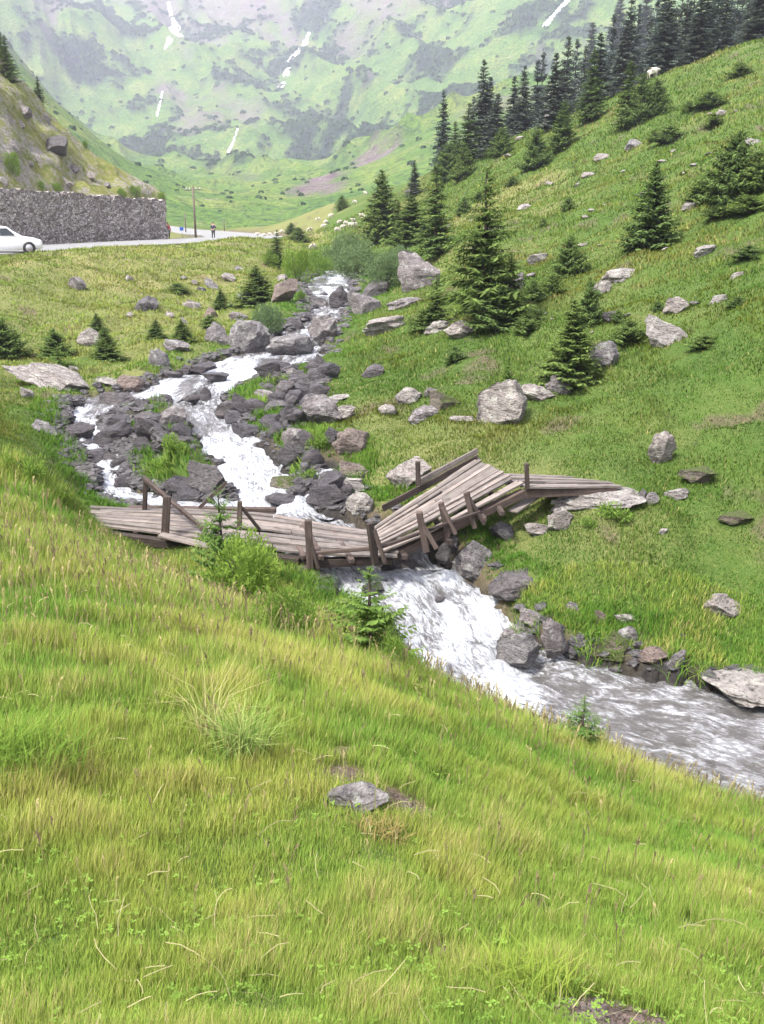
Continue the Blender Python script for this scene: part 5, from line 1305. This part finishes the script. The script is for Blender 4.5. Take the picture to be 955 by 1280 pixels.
for s in (-1, 1):
    for (xa, xb, xc, xd) in ((-1.02,-.32,-.35,-.86),(-.24,.62,.18,-.21)):
        mb = MB(); hw0, hw1 = .775, .655
        q = [(xa, hw0*s, .97), (xb, hw0*s, .97), (xc, (hw1)*s, 1.34), (xd, (hw1)*s, 1.34)]
        n0 = (0, .03*s, .012); mb.quad_box([Vector(p)+Vector(n0) for p in q] + [Vector(p) - Vector(n0) for p in q]); mb.build('window', M_glass, car)
mb = MB(); mb.quad_box([Vector(p) for p in ((-1.60,-.62,.99),(-1.60,.62,.99),(-1.10,.5,1.35),(-1.10,-.5,1.35),(-1.5,-.62,.97),(-1.5,.62,.97),(-1.0,.5,1.33),(-1.0,-.5,1.33))]); mb.build('rear_window', M_glass, car)
mb = MB(); mb.quad_box([Vector(p) for p in ((.98,-.62,.98),(.98,.62,.98),(.36,.5,1.35),(.36,-.5,1.35),(.9,-.62,.96),(.9,.62,.96),(.28,.5,1.33),(.28,-.5,1.33))]); mb.build('windscreen', M_glass, car)
for x_ in (-1.33, 1.3):
    for s in (-1, 1):
        mb = MB(); mb.tube([(x_, .70*s, .31), (x_, .86*s, .31)], [.31,.31], 24)
        ty = mb.build('wheel', M_rub, car, True, .02); mb = MB(); mb.tube([(x_, .855*s, .31), (x_, .875*s, .31)], [.21,.19], 20); mb.build('rim', M_rim, ty, True)
        mb = MB(); mb.tube([(x_, .60*s, .31), (x_, .853*s, .31)], [.36,.36], 24); mb.build('wheel_arch', M_black, car, True)
for s in (-1, 1):
    mb = MB(); mb.box((-2.04, .62*s, .80), (.1,.26,.2)); mb.build('tail_light', M_red, car, False, .02)
    mb = MB(); mb.box((1.95, .6*s, .66), (.16,.24,.13)); mb.build('headlight', M_clear, car, False, .02)
    mb = MB(); mb.box((.62, .92*s, .98), (.12,.16,.11)); mb.build('wing_mirror', M_white, car, False, .02)
    for x_ in (-.42, .42): mb = MB(); mb.box((x_, .862*s, .80), (.16,.03,.03)); mb.build('door_handle', M_white, car)
mb = MB(); mb.box((-2.06,0,.42), (.16,1.5,.18)); mb.build('bumper', M_white, car, False, .03)
mb = MB(); mb.box((-2.13,0,.62), (.02,.5,.11)); mb.build('number_plate', M_clear, car)

def skin(name, J, E, Rr, mat, parent=None, sub=2):
    me_ = bpy.data.meshes.new(name); me_.from_pydata(J, E, []); o = bpy.data.objects.new(name, me_); COL.objects.link(o)
    sk = o.modifiers.new('s', 'SKIN'); sk.use_smooth_shade = True; su = o.modifiers.new('u', 'SUBSURF'); su.levels = sub; su.render_levels = sub
    for i, r0 in enumerate(Rr): o.data.skin_vertices[0].data[i].radius = (r0, r0) if not isinstance(r0, tuple) else r0
    o.data.skin_vertices[0].data[0].use_root = True
    dg = bpy.context.evaluated_depsgraph_get(); dg.update(); m2 = bpy.data.meshes.new_from_object(o.evaluated_get(dg)); m2.name = name
    bpy.data.objects.remove(o); m2.materials.clear(); m2.materials.append(mat); m2.polygons.foreach_set('use_smooth', [True]*len(m2.polygons))
    return m2
M_skin = flat_mat('skin', (.42,.26,.19), .6, .05); M_navy = flat_mat('dark_blue_cloth', (.025,.03,.06), .9); M_dk = flat_mat('dark_trousers', (.02,.022,.03), .9); M_hair = flat_mat('dark_hair', (.02,.015,.012), .7); M_redc = flat_mat('red_cloth', (.5,.06,.05), .9)
def person(px, py, label, shirt, trousers, yaw, arms_up, d=None):
    q = at(px, py, d); z0 = float(H(q[0], q[1])); root = empty('person', (q[0], q[1], z0), yaw); tag(root, label, 'person')
    J = [(0,0,.95),(0,0,1.15),(0,0,1.38),(0,-.01,1.50),(0,-.02,1.60),(0,-.03,1.70),
         (.18,0,1.40),(.25,-.05,1.12),(.16,-.28,1.30) if arms_up else (.24,-.12,.88),(.06,-.32,1.50) if arms_up else (.23,-.16,.80),
         (-.18,0,1.40),(-.25,-.05,1.12),(-.16,-.28,1.30) if arms_up else (-.24,-.12,.88),(-.06,-.32,1.50) if arms_up else (-.23,-.16,.80),
         (.10,0,.86),(.12,-.02,.48),(.13,.02,.08),(.14,-.14,.03),(-.10,0,.86),(-.12,-.02,.48),(-.13,.02,.08),(-.14,-.14,.03)]
    E = [(0,1),(1,2),(2,3),(3,4),(4,5),(2,6),(6,7),(7,8),(8,9),(2,10),(10,11),(11,12),(12,13),(0,14),(14,15),(15,16),(16,17),(0,18),(18,19),(19,20),(20,21)]
    Rr = [(.15,.11),(.14,.10),(.17,.11),.055,.095,.08,.065,.05,.04,.035,.065,.05,.04,.035,.09,.06,.045,.04,.09,.06,.045,.04]
    link('body', skin('body', J, E, Rr, M_skin), root)
    g = lambda r0, k: tuple(x*k for x in r0) if isinstance(r0, tuple) else r0*k
    js = [0,1,2,6,7,8,10,11,12]; mp = {j: i for i, j in enumerate(js)}
    link('jacket', skin('jacket', [J[j] for j in js], [(mp[a], mp[b]) for a, b in E if a in mp and b in mp], [g(Rr[j], 1.18) for j in js], shirt), root)
    js = [0,14,15,16,18,19,20]; mp = {j: i for i, j in enumerate(js)}
    link('trousers', skin('trousers', [J[j] for j in js], [(mp[a], mp[b]) for a, b in E if a in mp and b in mp], [g(Rr[j], 1.17) for j in js], trousers), root)
    link('hair', skin('hair', [(0,.02,1.66),(0,.01,1.73)], [(0,1)], [.098,.085], M_hair), root); return root
person(267, 300, 'person in dark clothes standing on the road edge taking a picture', M_navy, M_dk, R(160), True, d=100)
person(211, 300, 'person in a red top standing at the end of the retaining wall', M_redc, M_dk, R(60), False, d=99)
def pole(px, ptop, pbase, d, r0, name, label, arm=True):
    q = at(px, pbase, d); z0 = float(H(q[0], q[1])); tp = at(px, ptop, d); root = empty(name, (q[0], q[1], z0)); tag(root, label, 'pole'); h = tp[2]-z0
    mb = MB(); mb.tube([(0,0,-.5),(0,0,h*.5),(.02,0,h)], [r0,r0*.85,r0*.7], 10); mb.build('shaft', M_pole, root, True)
    if arm:
        mb = MB(); mb.beam((-.85,0,h-.5),(.85,0,h-.42),.1,.12); mb.build('crossarm', M_pole, root)
        for x_ in (-.75,-.35,.35,.75):
            mb = MB(); mb.tube([(x_,0,h-.4),(x_,0,h-.28),(x_,0,h-.2)], [.03,.06,.04], 8); mb.build('insulator', M_clear, root, True)
pole(245, 232, 301, 107, .13, 'utility_pole', 'tall wooden utility pole with crossarm beside the road')
pole(233, 266, 301, 118, .08, 'utility_pole', 'short thin pole left of the tall utility pole', False)
pole(281, 274, 300, 125, .07, 'utility_pole', 'thin grey pole right of the person on the road', False)
q = at(228, 300, 104); z0 = float(H(q[0], q[1])); sgn = empty('road_sign', (q[0], q[1], z0)); tag(sgn, 'small blue road sign between the poles', 'sign')
mb = MB(); mb.tube([(0,0,-.2),(0,0,1.1)], [.03,.03], 8); mb.build('post', M_steel, sgn, True); mb = MB(); mb.box((0,-.05,.95), (.4,.03,.34)); mb.build('panel', M_blue, sgn, False, .01)

# ------------------------------------------------------------------ sheep
g = NT('wool'); n = g.noise(g.coord(), 14, 4, .7); g.bsdf(g.ramp(n, [(.3,(.36,.32,.25)),(.7,(.58,.54,.45))]), .95, g.bump(n, .8, .05)); M_wool = g.m
J = [(0,0,.62),(.32,0,.64),(-.34,0,.62),(.50,0,.72),(.64,0,.80),(.78,0,.72),(.30,.12,.34),(.30,.12,.03),(.30,-.12,.34),(.30,-.12,.03),(-.34,.12,.36),(-.37,.12,.18),(-.34,.12,.03),(-.34,-.12,.36),(-.37,-.12,.18),(-.34,-.12,.03),(-.52,0,.55)]
Jg = [p for p in J]; Jg[3] = (.52,0,.55); Jg[4] = (.66,0,.34); Jg[5] = (.78,0,.14)
E = [(0,1),(0,2),(1,3),(3,4),(4,5),(1,6),(6,7),(1,8),(8,9),(2,10),(10,11),(11,12),(2,13),(13,14),(14,15),(2,16)]
Rr = [.25,.22,.24,.13,.10,.05,.07,.03,.07,.03,.08,.04,.03,.08,.04,.03,.05]
SH = [skin('sheep', Jx, E, Rr, M_wool, sub=1) for Jx in (J, Jg)]
SHP = [(321,296),(330,297),(345,295),(352,292),(338,296),(398,277),(413,273),(407,281),(424,281),(421,290),(428,287),(438,284),(442,279),(444,284),(455,276),(444,255),(457,244),(392,312),(453,273),(432,282),(361,293),(388,290),(404,286)]
for k, (px, py) in enumerate(SHP):
    q = ground(px, py, 40)
    if q is None: continue
    o = link('sheep', SH[k % 2]); s = 1.0 if q[1] > 95 else .9; s = min(max(4.2*rad2px(q)/1.2, .55), 1.0); o.scale = (s,s,s); o.location = q; o.rotation_euler = (0, 0, random.choice((0, math.pi)) + random.uniform(-.6,.6))
    tag(o, ('pale sheep in the line on the flat meadow beyond the road end' if px < 372 else 'pale sheep grazing high on the pasture above the main flock' if py < 272 else 'pale sheep of the main flock on the pasture left of the dark spruce'), 'sheep', 'sheep grazing on the pasture')
q = ground(815, 99); o = link('sheep', SH[0]); o.location = q; o.scale = (1.0,)*3; o.rotation_euler = (0,0,.4); tag(o, 'single white sheep on the ridge beside the bushy spruce trio', 'sheep')

# ------------------------------------------------------------------ snow and falling water on the head wall
g = NT('old_snow'); n = g.noise(g.coord(), .2, 4); g.bsdf(g.ramp(n, [(.3,(.7,.72,.75)),(.7,(.85,.86,.87))]), .7); M_snow = g.m
g = NT('white_falls'); n = g.noise(g.coord((1,1,.2)), .5, 5); g.bsdf(g.ramp(n, [(.3,(.5,.53,.55)),(.6,(.85,.86,.87))]), .6); M_falls = g.m
def drape(pts, name, mat, label, cat, lift):
    P = []; n = 24; pts = np.array(pts, float)
    for i in range(n):
        k = i/(n-1)*(len(pts)-1); j = min(int(k), len(pts)-2); p = pts[j]*(1-(k-j)) + pts[j+1]*(k-j)
        w_ = p[2]*(1+.35*math.sin(i*1.7+p[0]))
        for s in (-1,-.5,0,.5,1):
            q = ground(p[0]+s*w_/2 + 1.2*math.sin(i*2.3+s), p[1], 300)
            if q is None: return
            P.append([q[0], q[1], q[2] + (lift if abs(s) < .9 else -lift*.6)])
    P = np.array(P).reshape(n,5,3)
    for _ in range(2): P[1:-1,:,1:] = (P[:-2,:,1:]+2*P[1:-1,:,1:]+P[2:,:,1:])/4
    f = grid_faces(n,5); o = link(name, make_mesh(name, P.reshape(-1,3), f, np.full(len(f),4), mat, True)); tag(o, label, cat)
drape([(211,4,5),(215,22,5),(221,34,10),(212,52,8),(206,62,3)], 'snow_patch', M_snow, 'leftmost snow patch in the gully of the head wall', 'snow patch', 2.0)
drape([(386,42,3),(380,58,7),(368,70,9),(358,78,4)], 'snow_patch', M_snow, 'long crooked snow patch in the middle gully', 'snow patch', 2.0)
drape([(361,86,6),(357,96,7)], 'snow_patch', M_snow, 'small snow patch just below the crooked one', 'snow patch', 1.6)
drape([(355,104,4),(350,111,7)], 'snow_patch', M_snow, 'lowest snow patch of the middle gully', 'snow patch', 1.6)
drape([(710,1,4),(695,17,5),(680,34,6)], 'snow_patch', M_snow, 'straight slanting snow strip right of the middle', 'snow patch', 2.0)
drape([(297,162,1.2),(291,180,2),(287,188,3),(285,192,2)], 'waterfall', M_falls, 'thin white waterfall on the head wall', 'waterfall', 1.2)
drape([(203,115,1.5),(200,130,2),(196,146,2)], 'waterfall', M_falls, 'faint thread of falling water left on the head wall', 'waterfall', 1.0)

# ------------------------------------------------------------------ dwarf pine and alder scrub on the far slopes
nz_ = 90000; az_ = np.radians(rg.uniform(-27,27,nz_)); lr_ = np.log(rg.uniform(240.0, 1800, nz_)); X = np.sin(az_)*np.exp(lr_); Y = np.cos(az_)*np.exp(lr_)
sc_ = interp_mask(scrub*farm, X, Y)*(1-interp_mask(rockm, X, Y)); rd_ = rg.uniform(0,1,nz_); ok = (sc_ > rd_*.9+.1) | (rd_ < .012); X, Y = X[ok], Y[ok]; Z = H(X, Y)
nq = 9; sz = rg.uniform(.7,1.7,len(X))*(.3 + np.hypot(X,Y)/520)
dv = rg.normal(size=(len(X), nq, 3)); dv /= np.linalg.norm(dv, axis=2)[...,None]; dv[...,2] = np.abs(dv[...,2])*.8
cc = np.stack([X,Y,Z],1)[:,None,:] + dv*(sz*.8)[:,None,None]; t1 = np.cross(dv, rg.normal(size=dv.shape)); t1 /= np.linalg.norm(t1, axis=2)[...,None]+1e-9; t2 = np.cross(dv, t1)
hs_ = (sz*.55)[:,None,None]*rg.uniform(.6,1.3,(len(X),nq,1)); Qd = np.stack([cc-t1*hs_, cc-t2*hs_, cc+t1*hs_, cc+t2*hs_], 2).reshape(-1,3)
Ff = np.arange(len(Qd)); tn = np.repeat(np.clip(rg.normal(.5,.25,len(X)),0,1), nq*4)
M_scrub = mat_leaf('scrub_leaves', (.045,.085,.035), (.015,.04,.02), .1)
tag(link('mountain_scrub', make_mesh('mountain_scrub', Qd, Ff, np.full(len(Ff)//4,4), M_scrub, False, {'tint': tn})), 'dark green dwarf scrub in patches over the far mountain slopes', 'scrub', kind='stuff')

# ------------------------------------------------------------------ haze
zmin = float(Zg.min())-1; zmax = max(float(Zg.max()), 60)+12; R0 = 3500
mb = MB(); mb.box((0, 0, (zmin+zmax)/2), (2*R0, 2*R0, zmax-zmin)); g = NT('haze_air')
pv = g.n('VolumePrincipled'); pv.inputs['Color'].default_value = (.80,.80,1.0,1); pv.inputs['Density'].default_value = HAZE; pv.inputs['Anisotropy'].default_value = .2
g.t.links.new(pv.outputs[0], g.out.inputs['Volume']); hz = mb.build('haze', g.m); tag(hz, kind='stuff', label='pale mountain haze filling the valley', cat='haze')
